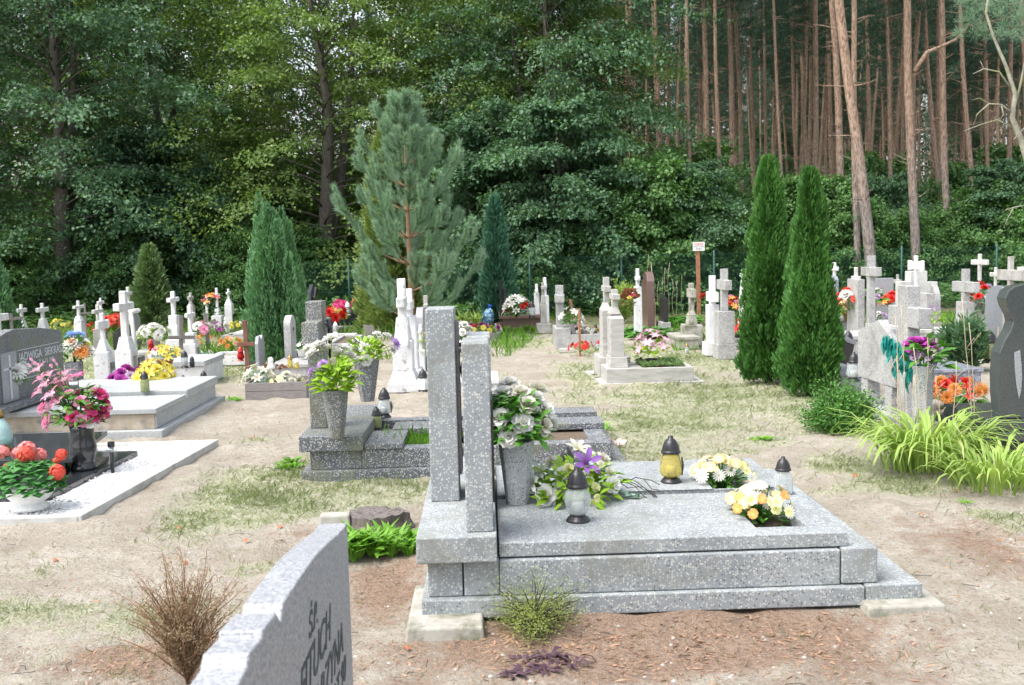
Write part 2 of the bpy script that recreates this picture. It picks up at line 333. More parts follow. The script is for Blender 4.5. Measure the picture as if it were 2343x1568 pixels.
def leaves_in(root, pts, dirs, L, w, mat, name='foliage'):
    mb = MB()
    for p, d in zip(pts, dirs):
        d = Vector(d).normalized(); n = Vector((rnd(-.5, .5), rnd(-.5, .5), 1)) if abs(d.z) < .8 else Vector((rnd(-1, 1), rnd(-1, 1), .2))
        mb.quadleaf(p, d, n, L*rnd(.7, 1.25), w*rnd(.75, 1.2), .35)
    return part(name, mb, mat, root)
def bouquet(label, loc, fl, r, h, nleaf=60, leaf=.05, lmat=None, cat='bouquet', name='flower_bouquet', group=None, flat=.35, seed=0, explicit=(), stem=True, asp=.5, lup=.3):
    """fl: [(kind, colour, size, count)] spread over a dome of radius r, height h above loc; explicit: [(kind, colour, size, world point)]"""
    random.seed(seed*7+len(label)); root = thing(name, label, cat, loc, group); lmat = lmat or F_ROS
    items = [(k, c, s) for k, c, s, n in fl for _ in range(n)]; random.shuffle(items); n = len(items); stems = MB(); c0 = Vector((0, 0, h*.1))
    for i, (k, c, s) in enumerate(items):
        u = (i+.5)/n; zz = 1-u*(1-flat*.3); a = i*2.39996+seed; rr = math.sqrt(max(0, 1-zz*zz))
        p = Vector((rr*math.cos(a)*r, rr*math.sin(a)*r, h*(.25+.75*zz)))*rnd(.86, 1.08)
        put_flower(root, k, c, s, p, (p.x*1.2, p.y*1.2, max(.15*h, p.z*.9)))
        if stem: stems.tube([(0, 0, 0), p*.55+Vector((0, 0, h*.12)), p], .003+.004*r, 4)
    for k, c, s, wp in explicit:
        p = Vector(wp)-Vector(loc); put_flower(root, k, c, s, p, (p.x*1.1, p.y*1.1-.5*r, max(.2*h, p.z)))
        if stem: stems.tube([(0, 0, 0), p*.5+Vector((0, 0, h*.12)), p], .003+.004*r, 4)
    if stem and stems.v: part('stems', stems, lmat, root)
    P, Dd = [], []
    for i in range(nleaf):
        a = rnd(0, 6.28); zz = rnd(-.1, .9)**1; rr = math.sqrt(max(0, 1-zz*zz))*rnd(.35, .95); P.append((rr*math.cos(a)*r*.9, rr*math.sin(a)*r*.9, h*(.12+.7*max(0, zz))))
        Dd.append((math.cos(a)+rnd(-.4, .4), math.sin(a)+rnd(-.4, .4), rnd(-.4, .9)+lup-.3))
    if nleaf: leaves_in(root, P, Dd, leaf, leaf*asp, lmat)
    return root
def vase(label, loc, prof, mat, n=8, cat='vase', name='grave_vase', group=None, smooth=False, rz=.3, water=True):
    root = thing(name, label, cat, loc, group, rz); mb = MB(); r, z = prof[-1]
    mb.lathe(prof+[(r*.84, z), (r*.78, z-.03)], n, smooth=smooth); part('vessel', mb, mat, root, .003 if not smooth else 0)
    return root
def pot_plant(label, loc, fl, pr, ph, pmat, r, h, cat='flower pot', name='potted_flowers', group=None, nleaf=50, leaf=.05, lmat=None, seed=0, prof=None, n=14, flat=.5):
    root = bouquet(label, Vector(loc), [], r, h, 0, cat=cat, name=name, group=group)
    random.seed(seed*3+5); mb = MB(); mb.lathe(prof or [(pr*.72, 0), (pr*.98, ph*.85), (pr*1.06, ph*.86), (pr*1.06, ph), (pr*.9, ph), (pr*.88, ph*.9)], n); part('pot', mb, pmat, root)
    sub = []
    items = [(k, c, s) for k, c, s, m in fl for _ in range(m)]; random.shuffle(items)
    for i, (k, c, s) in enumerate(items):
        u = (i+.5)/len(items); zz = 1-u*(1-flat*.3); a = i*2.39996+seed; rr = math.sqrt(max(0, 1-zz*zz))
        p = Vector((rr*math.cos(a)*r, rr*math.sin(a)*r, ph+h*(.2+.8*zz)))
        put_flower(root, k, c, s, p, (p.x, p.y, (p.z-ph)*.9+.02))
    P, Dd = [], []
    for i in range(nleaf):
        a = rnd(0, 6.28); zz = rnd(0, .9); rr = math.sqrt(1-zz*zz)*rnd(.3, .95); P.append((rr*math.cos(a)*r*.9, rr*math.sin(a)*r*.9, ph*.95+h*.75*zz)); Dd.append((math.cos(a), math.sin(a), rnd(-.3, .8)))
    if nleaf: leaves_in(root, P, Dd, leaf, leaf*.6, lmat or F_ROS)
    return root
def lantern(label, loc, h, gm=None, lid=None, kind='bulb', base=True, group=None, fill=True, tilt=None, cat='grave candle', badge=False):
    gm = gm or GCL; lid = lid or BLK; root = thing('grave_lantern', label, cat, loc, group, rnd(0, 3)); u = h
    zb = 0
    if base:
        b = MB(); b.lathe([(.22*u, 0), (.225*u, .02*u), (.20*u, .05*u), (.185*u, .06*u), (.18*u, .08*u), (.14*u, .105*u), (.13*u, .12*u)], 24); part('base', b, lid, root); zb = .12*u
    g = MB(); t = .64*u
    pr = {'bulb': [(.14, 0), (.19, .07), (.235, .2), (.25, .3), (.235, .38), (.19, .46), (.165, .52)], 'pear': [(.15, 0), (.22, .04), (.25, .12), (.235, .25), (.19, .42), (.165, .52)],
          'jar': [(.2, 0), (.215, .03), (.215, .38), (.2, .46), (.165, .5), (.165, .52)], 'square': [(.24, 0), (.27, .03), (.27, .36), (.22, .46), (.17, .5), (.17, .52)], 'tall': [(.14, 0), (.16, .05), (.19, .45), (.17, .52)]}[kind]
    n = 4 if kind == 'square' else 24
    out = [(r*u, zb+z*u*(t-zb)/(.52*u)) for r, z in pr]; inn = [(r*.93, z) for r, z in out[::-1]]; inn[-1] = (inn[-1][0], out[0][1]+.01*u)
    g.lathe(out+inn, n, smooth=n > 4); part('glass', g, gm, root, .004 if n == 4 else 0)
    if fill: c = MB(); c.lathe([(.11*u, zb+.02*u), (.115*u, zb+.2*u), (.10*u, zb+.24*u), (.03*u, zb+.25*u)], 14); part('candle', c, CANDLE, root)
    l = MB(); l.lathe([(.205*u, t-.01*u), (.21*u, t+.03*u), (.19*u, t+.045*u), (.185*u, t+.07*u), (.172*u, t+.14*u), (.14*u, t+.22*u), (.095*u, t+.285*u), (.06*u, t+.3*u), (.055*u, t+.35*u), (.045*u, t+.36*u)], 24); part('lid', l, lid, root)
    if badge:
        b = MB(); q = 7
        for i in range(-3, 4):
            zz = .33*u+i*.055*u; b.cbox(.245*u+.012*u*math.cos(i), 0, .03*u, (.16-.012*i*i)*u, zz, zz+.05*u)
        part('crest', b, lid, root)
    if tilt: root.rotation_euler = tilt
    return root
def zpx(py, y, m): return (py-y)*m
def cross(label, px, py, top, arm, pw, tiers, mat=None, arml=.5, armh=None, z0=0, name='cross_monument', cat='cross', group=None, lean=(0, 0), pmat=None, armw=1.12, bev=.012, rz=0, flare=0, d=None):
    """cross whose arms run away from the camera; tiers = [(apparent width px, top px, taper px)] from the ground up; arm=(top px, bottom px)"""
    mat = mat or WHT; p = W(px, py, z0); m = depth(p)/FX; k = abs(p.x/p.y); root = thing(name, label, cat, p, group, rz); zt = 0
    if tiers:
        mb = MB()
        for i, tr in enumerate(tiers):
            w = tr[0]*m/(1+1.25*k); z1 = zpx(py, tr[1], m); tp = (tr[2] if len(tr) > 2 else 0)*m
            mb.cbox(0, 0, w-.0012*i, w*1.25-.0012*i, zt, z1, tp, tp); zt = z1
        part('pedestal', mb, pmat or mat, root, bev)
        if px < 620 and mat in (WHT, WHO):
            tr = tiers[0]; w0 = tr[0]*m/(1+1.25*k); z0_ = zpx(py, tr[1], m)*.5; part('name_plate', MB().box(w0/2+.001, w0/2+.008, -.07, .07, z0_-.07, z0_+.09), GRK if int(px) % 2 else COM, root, .002)
    w = pw*m/(1+k); H = zpx(py, top, m); a1, a0 = zpx(py, arm[0], m), zpx(py, arm[1], m); cb = MB()
    aw = w*armw/2
    # one outline in the plane of the cross, so the post and arms are one solid
    L = arml/2; prof = [(-w/2, zt-.02), (w/2, zt-.02), (w/2, a0), (L+flare, a0-flare), (L+flare, a1+flare), (w/2, a1), (w/2+flare, H), (-w/2-flare, H), (-w/2, a1), (-L-flare, a1+flare), (-L-flare, a0-flare), (-w/2, a0)]
    cb.prism(prof, -w/2, w/2, 'x')
    if armw > 1: cb.box(-aw, aw, -w*.62, w*.62, a0-.004, a1+.004)
    part('cross', cb, mat, root, bev)
    root.rotation_euler = (lean[0], lean[1], rz); return root
def stone(label, px0, px1, py, top, thick, mat, name='headstone', cat='headstone', yl=.8, z0=0, poly=None, group=None, bev=.006, base=None, bmat=None, axis='x'):
    """upright slab standing with its broad face turned sideways (normal x); near edge at px0..px1, thickness px; poly in (0..1,0..1)"""
    p = W((px0+px1)/2, py, z0); m = depth(p)/FX; root = thing(name, label, cat, p, group); H = zpx(py, top, m); h0 = 0
    if base: h0 = base[1]*m; b = MB(); b.cbox(0, yl*.5, thick+base[0]*m*.5, yl+.1, 0, h0); part('base', b, bmat or mat, root, bev)
    poly = poly or [(0, 0), (1, 0), (1, 1), (0, 1)]
    part('slab', MB().prism([(a*yl, h0+b*(H-h0)) for a, b in poly], -thick/2, thick/2), mat, root, bev); return root
def arch(n=8, s=.75): return [(0, 0), (1, 0)]+[(.5+.5*math.cos(math.pi*i/n), s+(1-s)*math.sin(math.pi*i/n)) for i in range(n+1)]
def kerb(label, pl, pr, py, v, h, th, mat, fill=None, name='kerbed_grave', cat='grave', group=None, z0=0, top=None, fz=None, foot=0, fmat=None):
    a, b = W(pl, py, z0), W(pr, py, z0); x = b.x-a.x; root = thing(name, label, cat, (a.x, a.y, z0), group)
    zb = 0
    if foot: f = MB().box(-foot, x+foot, -foot, v+foot, 0, .05); part('footing', f, fmat or mat, root, .006); zb = .05
    if top is None:
        mb = MB().box(0, x, 0, th, zb, h).box(0, x, v-th, v, zb, h-.002).box(0, th, th, v-th, zb, h-.001).box(x-th, x, th, v-th, zb, h-.001)
        part('kerb', mb, mat, root, .008)
        part('bed', MB().box(th, x-th, th, v-th, zb, fz or h-.04), fill or SOIL, root)
    else:
        part('body', MB().box(0.02, x-.02, .02, v-.02, zb, h-top), mat, root, .006)
        part('cover_slab', MB().box(0, x, 0, v, h-top, h), fill or mat, root, .006)
    return root
TEXTS = []
def text(name, s, size, mat, parent, loc, face='x', ext=.002, align='LEFT', shear=0):
    c = bpy.data.curves.new(name, 'FONT'); c.body = s; c.size = size; c.extrude = ext; c.align_x = align; c.shear = shear; c.space_line = 1.05; c.materials.append(mat)
    o = link(name, c, parent, loc); TEXTS.append(o); o.rotation_euler = {'x': (R(90), 0, R(90)), '-y': (R(90), 0, 0)}[face]; return o
def wood_cross(label, px, py, top, arm, pw, arml, mat, lean=(0, 0, 0), z0=0, face=0.0, armtilt=0, group=None, name='wooden_cross', dep=None):
    p = W(px, py, z0); m = depth(p)/FX; root = thing(name, label, 'cross', p, group); H = zpx(py, top, m); w = pw*m
    part('post', MB().cbox(0, 0, w, w*.7, -.1, H), mat, root, .003); za = zpx(py, arm, m)
    o = part('crossbar', MB().box(-arml/2, arml/2, -w*.35-.022, -w*.35-.002, -w*.45, w*.45), mat, root, .003); o.location = (0, 0, za); o.rotation_euler = (0, armtilt, 0)
    root.rotation_euler = (lean[0], lean[1], face); return root

# ---------------- ground ----------------
def patch(px, py, rx, ry, amp=1.0):
    c = W(px, py); a = W(px, py+ry); b = W(px, max(py-ry, 600)); m = depth(c)/FX
    return (c.x, c.y, rx*m, max(.15, (b.y-a.y)/2), amp)
EXCL = []
GP = [patch(*q) for q in ((760, 1100, 330, 55, .8), (600, 1140, 160, 60, .8), (560, 1010, 60, 20, .3), (480, 1180, 110, 30, .7), (880, 1060, 110, 70, .9), (200, 1290, 120, 30, .25), (90, 1400, 160, 40, .4), (330, 1400, 120, 60, .35), (560, 1300, 120, 30, .45), (150, 1500, 160, 40, .3),
      (1610, 900, 240, 50, 1), (1520, 965, 190, 45, 1), (1500, 1030, 260, 40, .75), (1780, 940, 120, 40, .8), (1340, 1000, 50, 40, .8), (1190, 785, 80, 14, .9), (1240, 745, 60, 14, .9), (1380, 800, 110, 18, .8), (1370, 850, 80, 25, .9), (1560, 820, 160, 18, 1.0), (1650, 830, 90, 18, .9), (1190, 760, 60, 14, .9), (540, 850, 80, 25, 1), (300, 830, 140, 30, 1), (430, 800, 260, 26, 1), (220, 770, 260, 30, 1),
      (1900, 1060, 110, 25, .7), (2080, 1110, 150, 25, .8), (2290, 1190, 60, 35, .6), (800, 760, 160, 12, .7), (1720, 1010, 130, 15, .6), (1000, 745, 120, 14, .8), (1420, 745, 60, 20, .8), (1620, 760, 160, 20, .9), (2100, 790, 280, 25, .6), (880, 1105, 120, 12, 1), (1130, 860, 40, 12, .3))]
LP = [patch(*q) for q in ((1500, 1440, 420, 60, 1), (1150, 1370, 140, 120, .6), (880, 1330, 90, 60, .55), (1700, 1440, 280, 50, .9), (2250, 1240, 120, 60, .35), (700, 1220, 60, 20, .2), (1200, 1150, 60, 30, .6), (1900, 1480, 220, 60, .35), (1000, 1480, 200, 50, .3), (350, 1500, 200, 40, .5))]
def vnoise(x, y, s, seed=0):
    x = x*s+seed*17.3; y = y*s+seed*9.1; xi = np.floor(x); yi = np.floor(y); fx = x-xi; fy = y-yi; fx = fx*fx*(3-2*fx); fy = fy*fy*(3-2*fy)
    h = lambda a, b: np.modf(np.abs(np.sin(a*127.1+b*311.7+seed)*43758.5453))[0]
    return (h(xi, yi)*(1-fx)+h(xi+1, yi)*fx)*(1-fy)+(h(xi, yi+1)*(1-fx)+h(xi+1, yi+1)*fx)*fy
def field(x, y, PL):
    f = np.zeros_like(x)
    for cx, cy_, rx, ry, a in PL: f = np.maximum(f, a*np.exp(-(((x-cx)/rx)**2+((y-cy_)/ry)**2)*.9))
    return f
def grass_f(x, y):
    f = field(x, y, GP); n = vnoise(x, y, 1.7, 1)*.5+vnoise(x, y, 4.5, 2)*.3+vnoise(x, y, 11, 3)*.2
    f = np.clip((f+.62*(n-.5)*1.5-.18)*1.25, 0, 1); return np.where(y > 19, np.maximum(f, np.clip((y-19)/3, 0, 1)*np.clip(n*1.3, 0, 1)), f)
def dip(x, y): return -.05*np.exp(-np.clip((y-4.3)/.9, 0, 9)**2)*np.clip((x+1.1)/.5, 0, 1)
def relief(x, y):
    near = np.clip((vnoise(x, y, 2.2, 5)-.5)*.035+(vnoise(x, y, 6, 6)-.5)*.026+(vnoise(x, y, 15, 7)-.5)*.013, -.05, .05)
    if EXCL:
        for a, b, c_, d_ in EXCL:
            dd = np.hypot(np.maximum(np.maximum(a-x, x-b), 0), np.maximum(np.maximum(c_-y, y-d_), 0)); near = near+.030*np.exp(-(dd/.07)**2)*(.25+vnoise(x, y, 5, 41))
    return near*np.clip(12/np.maximum(y, 1), .2, 1)+dip(x, y)-.006+.9*np.clip((y-34)/60, 0, 1)
rows = [-4.0]
while rows[-1] < 600: rows.append(rows[-1]+max(.045, .0085*abs(rows[-1]-1)) if 2 < rows[-1] < 60 else rows[-1]+(.25 if rows[-1] <= 2 else 12))
rows = np.array(rows); s = np.linspace(-1, 1, 301); core = np.clip(np.abs(s)/.93, 0, 1)
X = np.sign(s)[None, :]*(core[None, :]*(2.2+.60*np.maximum(rows, 0))[:, None]+((np.abs(s)-.93).clip(0)/.07*350)[None, :]); Y = np.repeat(rows[:, None], 301, 1)
Z = relief(X, Y); nv = X.size
me = bpy.data.meshes.new('ground'); idx = np.arange(nv).reshape(X.shape)
q = np.stack([idx[:-1, :-1], idx[:-1, 1:], idx[1:, 1:], idx[1:, :-1]], -1).reshape(-1, 4)
me.vertices.add(nv); me.vertices.foreach_set('co', np.stack([X, Y, Z], -1).astype(np.float32).ravel()); me.loops.add(q.size); me.loops.foreach_set('vertex_index', q.astype(np.int32).ravel())
me.polygons.add(len(q)); me.polygons.foreach_set('loop_start', (np.arange(len(q))*4).astype(np.int32)); me.polygons.foreach_set('loop_total', np.full(len(q), 4, np.int32)); me.update()
me.polygons.foreach_set('use_smooth', np.ones(len(q), bool))
for nm, arr in (('grass', grass_f(X, Y)), ('litter', field(X, Y, LP))):
    at = me.attributes.new(nm, 'FLOAT', 'POINT'); at.data.foreach_set('value', arr.astype(np.float32).ravel())
m, t, p = nodes('sandy_ground'); v = pos(t); n1 = noise(t, v, 1.3, 6, .65); n2 = noise(t, v, 9, 6, .7); n3 = noise(t, v, 45, 5, .7)
sand = ramp(t, n1, [(.3, (.30, .265, .215)), (.5, (.395, .36, .30)), (.7, (.48, .445, .385))]); sand = mixc(t, ramp(t, n2, [(.45, (0, 0, 0)), (.66, (.65, .65, .65))]), sand, (.26, .21, .165))
sand = mixc(t, ramp(t, n3, [(.56, (0, 0, 0)), (.66, (.85, .85, .85))]), sand, (.19, .14, .10))
turf = ramp(t, n2, [(.3, (.26, .275, .165)), (.5, (.36, .36, .25)), (.7, (.47, .445, .36))])
ag = N_(t, 'ShaderNodeAttribute'); ag.attribute_name = 'grass'; al = N_(t, 'ShaderNodeAttribute'); al.attribute_name = 'litter'
def gate(src, nz, w=.55):
    a = N_(t, 'ShaderNodeMath'); a.operation = 'MULTIPLY_ADD'; t.links.new(nz, a.inputs[0]); a.inputs[1].default_value = 1.3; t.links.new(src, a.inputs[2]); return ramp(t, a.outputs[0], [(.72, (0, 0, 0)), (.72+w*.8, (1, 1, 1))])
c = mixc(t, gate(ag.outputs['Fac'], n2), sand, turf)
lit = ramp(t, n3, [(.35, (.15, .085, .055)), (.55, (.28, .185, .13)), (.75, (.40, .32, .24))]); c = mixc(t, mixc(t, 1, gate(al.outputs['Fac'], noise(t, v, 5, 7, .8), .7), (.8, .8, .8), 'MULTIPLY'), c, lit)
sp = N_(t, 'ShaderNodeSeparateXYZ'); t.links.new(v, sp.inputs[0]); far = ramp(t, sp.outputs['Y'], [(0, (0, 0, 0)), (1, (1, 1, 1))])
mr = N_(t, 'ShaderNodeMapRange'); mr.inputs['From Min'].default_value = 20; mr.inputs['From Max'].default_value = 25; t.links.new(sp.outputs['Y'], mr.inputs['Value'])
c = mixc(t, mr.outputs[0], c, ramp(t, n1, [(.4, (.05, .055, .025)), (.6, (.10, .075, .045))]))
t.links.new(c, p.inputs['Base Color']); p.inputs['Roughness'].default_value = .95; p.inputs['Specular IOR Level'].default_value = .15
ad = N_(t, 'ShaderNodeMath'); ad.operation = 'ADD'; t.links.new(n2, ad.inputs[0]); t.links.new(n3, ad.inputs[1]); bump(t, p, ad.outputs[0], .9, .035)
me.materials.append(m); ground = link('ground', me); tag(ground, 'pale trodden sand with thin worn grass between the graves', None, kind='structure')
def gz(x, y): return float(relief(np.array([x]), np.array([y]))[0])

def clear(x, y):
    k = np.ones(len(x), bool)
    for a, b, c_, d_ in EXCL: k &= ~((x > a) & (x < b) & (y > c_) & (y < d_))
    return k
def scatter(n, y0, y1, pw=1.6, spread=.56, xo=.3):
    u = rng.random(n); a = 1-pw; y = (y0**a+u*(y1**a-y0**a))**(1/a); x = (rng.random(n)*2-1)*(y*spread+xo)+y*.026; return x, y
def make_ground_cover():
    zz = relief(X, Y); ground.data.vertices.foreach_set('co', np.stack([X, Y, zz], -1).astype(np.float32).ravel()); ground.data.update()
    x, y = scatter(1500000, 2.0, 26); g = grass_f(x, y); k = (rng.random(len(x)) < np.clip(g**1.1*.55*(.35+1.1*vnoise(x, y, 14, 31))+.007, 0, 1)) & clear(x, y); x, y = x[k], y[k]; n = len(x)
    sc = np.clip(y/6, .6, 3.0); P = np.stack([x, y, relief(x, y)-.004], 1); a = rng.random(n)*6.283; t_ = .35+rng.random(n)*1.0
    D = np.stack([np.cos(a)*t_, np.sin(a)*t_, np.ones(n)*.55], 1); N = np.stack([np.cos(a+1.5), np.sin(a+1.5), np.ones(n)*.4], 1)
    tall = 1+1.1*vnoise(x, y, 3, 9)
    o = link('grass', leafmesh('grass', P, D, N, (.010+rng.random(n)**2*.032)*sc**.7*tall, .0028*sc**.9, F_GRS, 'blade')); tag(o, 'thin short grass scattered over the sand', 'grass', kind='stuff')
    x, y = scatter(110000, 2.2, 9); f = field(x, y, LP)*(.3+1.3*vnoise(x, y, 6, 12)); k = (rng.random(len(x)) < np.clip(f*.75+.035, 0, 1)) & clear(x, y); x, y = x[k], y[k]; n = len(x); a = rng.random(n)*6.283
    P = np.stack([x, y, relief(x, y)+.002], 1); D = np.stack([np.cos(a), np.sin(a), rng.random(n)*.35], 1); N = np.tile([0, 0, 1.], (n, 1))+rng.normal(0, .3, (n, 3))
    o = link('pine_needle_litter', leafmesh('litter', P, D, N, .010+rng.random(n)**2*.05, .002+rng.random(n)**2*.012, F_LIT)); tag(o, 'brown fallen needles and bark scraps on the sand', 'needle litter', kind='stuff')
    mb = MB(); random.seed(31)
    xs, ys = scatter(2600, 2.3, 12); k = clear(xs, ys)
    for x_, y_ in zip(xs[k], ys[k]):
        z_ = gz(x_, y_); r = .004+.010*random.random()**4
        mb.add([(x_+r, y_, z_), (x_, y_+r*.8, z_), (x_-r*.9, y_, z_), (x_, y_-r, z_), (x_, y_, z_+r*.7)], [(0, 1, 4), (1, 2, 4), (2, 3, 4), (3, 0, 4)], True)
    q = part('loose_pebbles', mb, CON); tag(q, 'tiny loose pebbles strewn over the sand', 'pebbles', kind='stuff')
    tw_ = MB()
    xs, ys = scatter(170, 2.3, 9); k = clear(xs, ys)
    for x_, y_ in zip(xs[k], ys[k]):
        a_ = rnd(0, 6.28); l_ = rnd(.03, .12); q0 = Vector((x_, y_, gz(x_, y_)+.004)); tw_.tube([q0, q0+Vector((math.cos(a_)*l_*.5, math.sin(a_)*l_*.5, .004)), q0+Vector((math.cos(a_+.3)*l_, math.sin(a_+.3)*l_, .0))], .0016, 3)
    q = part('fallen_twigs', tw_, BKD); tag(q, 'thin dark twigs strewn over the sand', 'twigs', kind='stuff')

# ================= the pale terrazzo double grave in front =================
o = W(965, 1410, 0); GX, GY = o.x, o.y
g1 = thing('double_grave', 'large pale terrazzo double grave in front with two slabs and three upright posts', 'grave', (GX, GY, 0))
EXCL.append((GX-.05, GX+2.35, GY-.05, GY+1.8))
part('base_course', MB().box(0, 2.05, 0, 1.76, -.02, .07).box(2.056, 2.32, .0, 1.78, -.02, .075), TZ, g1, .006)
part('kerb', MB().box(.03, .19, .045, 1.72, .072, .245).box(.196, .36, .042, 1.70, .072, .245).box(.362, 1.945, .03, 1.73, .072, .240).box(1.951, 2.12, .026, 1.735, .077, .247), TZ, g1, .007)
part('plinth', MB().box(-.015, .352, -.02, 1.80, .2475, .37), TZ, g1, .007)
def slab_with_hole(x0, x1, y0, y1, z0, z1, hx0, hx1, hy0, hy1):
    xs = (x0, hx0, hx1, x1); ys = (y0, hy0, hy1, y1); V = [(x, y, z) for z in (z0, z1) for y in ys for x in xs]; F = []
    I = lambda i, j, k: k*16+j*4+i
    for j in range(3):
        for i in range(3):
            if (i, j) == (1, 1): continue
            F.append((I(i, j, 1), I(i+1, j, 1), I(i+1, j+1, 1), I(i, j+1, 1))); F.append((I(i, j+1, 0), I(i+1, j+1, 0), I(i+1, j, 0), I(i, j, 0)))
    for i in range(3): F += [(I(i, 0, 0), I(i+1, 0, 0), I(i+1, 0, 1), I(i, 0, 1)), (I(i+1, 3, 0), I(i, 3, 0), I(i, 3, 1), I(i+1, 3, 1)), (I(0, i+1, 0), I(0, i, 0), I(0, i, 1), I(0, i+1, 1)), (I(3, i, 0), I(3, i+1, 0), I(3, i+1, 1), I(3, i, 1))]
    F += [(I(2, 1, 0), I(1, 1, 0), I(1, 1, 1), I(2, 1, 1)), (I(1, 2, 0), I(2, 2, 0), I(2, 2, 1), I(1, 2, 1)), (I(1, 1, 0), I(1, 2, 0), I(1, 2, 1), I(1, 1, 1)), (I(2, 2, 0), I(2, 1, 0), I(2, 1, 1), I(2, 2, 1))]
    return MB().add(V, F)
SZ = .315
h = [W(a, b, SZ) for a, b in ((1730, 1207), (1842, 1202), (1668, 1150))]
nh = (h[0].x-GX, h[1].x-GX, (h[0].y+h[1].y)/2-GY, (h[2].y)-GY)
h = [W(a, b, SZ+.012) for a, b in ((1632, 1119), (1700, 1116), (1588, 1078))]
fh = (h[0].x-GX, h[1].x-GX+.04, h[0].y-GY, h[2].y-GY)
part('cover_slab', slab_with_hole(.362, 1.985, .05, .885, .248, SZ, *nh), TZ, g1, .005)
part('cover_slab', slab_with_hole(.366, 1.97, .925, 1.70, .262, SZ+.012, *fh), TZ, g1, .005)
part('planting_hole', MB().box(nh[0]+.01, nh[1]-.01, nh[2]+.01, nh[3]-.01, .241, .25), SOIL, g1); part('planting_hole', MB().box(fh[0]+.01, fh[1]-.01, fh[2]+.01, fh[3]-.01, .241, .255), SOIL, g1)
# three upright posts seen edge-on
def upx(px, py, z): return W(px, py, z).x-GX
def upy(px, py, z): return W(px, py, z).y-GY
pa, pb = upx(1073, 1218, .37), upx(1129, 1218, .37); ya = upy(1100, 1218, .37)
post1 = part('inscription_post', MB().box(pa-.012, pb, ya, ya+.33, .371, 1.245, 0), TZ, g1, .006)
part('name_plate', MB().box(pb+.001, pb+.012, ya+.03, ya+.30, .50, .98), GRK, post1, .001)
part('inscription_post', MB().box(pa, pb+.01, ya+.60, ya+.93, .371, 1.225), TZ, g1, .006)
pc, pd = upx(990, 1148, .37), upx(1051, 1148, .37); yc = upy(1020, 1148, .37)
post2 = part('crucifix_post', MB().box(pc-.008, pd, yc, yc+.27, .371, 1.372), TZ, g1, .006)
ins = part('wood_inlay', MB().box(pd+.001, pd+.018, yc+.05, yc+.22, .5, 1.3), WDG, post2, .002)
cr = MB(); xx = pd+.045; y0 = yc+.08
cr.tube([(xx-.02, y0-.1, 1.17), (xx+.01, y0-.04, 1.13), (xx+.012, y0, 1.125), (xx+.01, y0+.05, 1.13), (xx-.02, y0+.13, 1.17)], [.012, .013, .02, .013, .012], 8)
cr.tube([(xx, y0, 1.19), (xx+.018, y0, 1.17), (xx+.01, y0, 1.14), (xx+.0, y0, 1.05), (xx+.008, y0, .98), (xx+.03, y0, .90), (xx, y0, .78), (xx-.005, y0, .70), (xx-.02, y0, .66)], [.018, .024, .013, .027, .022, .026, .016, .013, .014], 8)
part('crucifix_figure', cr, BRZ, post2)
# concrete footings
a, b = W(925, 1470, -.05), W(1110, 1462, -.05); f = thing('concrete_footing', 'rough mossy concrete slab under the near left corner of the double grave', 'concrete slab', (a.x, a.y, -.06))
part('block', MB().box(0, b.x-a.x, 0, .62, 0, .066, .01), COM, f, .01)
a, b = W(2000, 1418, -.05), W(2176, 1412, -.05); f = thing('concrete_footing', 'mossy concrete slab sticking out at the right end of the double grave', 'concrete slab', (a.x-.03, a.y, -.06))
part('block', MB().box(0, b.x-a.x+.02, 0, .38, 0, .066, .01), COM, f, .01)

# vase with cream roses standing on the slab
p = W(1180, 1160, SZ); d0 = depth(p)+.08; p = PD(1184, 1150, d0); p.z = SZ+.001
vase('pale speckled eight-sided terrazzo vase holding the cream roses', p, [(.062, 0), (.098, .34)], TZC, 8)
pt = p+Vector((0, 0, .32))
ex = [('rose', 'cream' if i % 3 == 2 else 'white', .062, PD(x, y, d0+dd)) for i, (x, y, dd) in enumerate(((1165, 882, 0), (1152, 905, -.06), (1190, 905, -.06), (1222, 915, 0), (1146, 957, -.14), (1203, 930, -.12), (1196, 970, -.16), (1243, 940, -.02), (1240, 975, -.08), (1165, 1000, -.15), (1215, 950, .05), (1138, 925, .1), (1255, 965, .1), (1180, 940, -.02), (1230, 892, .1), (1130, 965, .02)))]
bouquet('dense bouquet of cream white artificial roses in the pale speckled vase', pt, [], .18, .34, 420, .075, F_ROS, explicit=ex, seed=3, asp=.6)

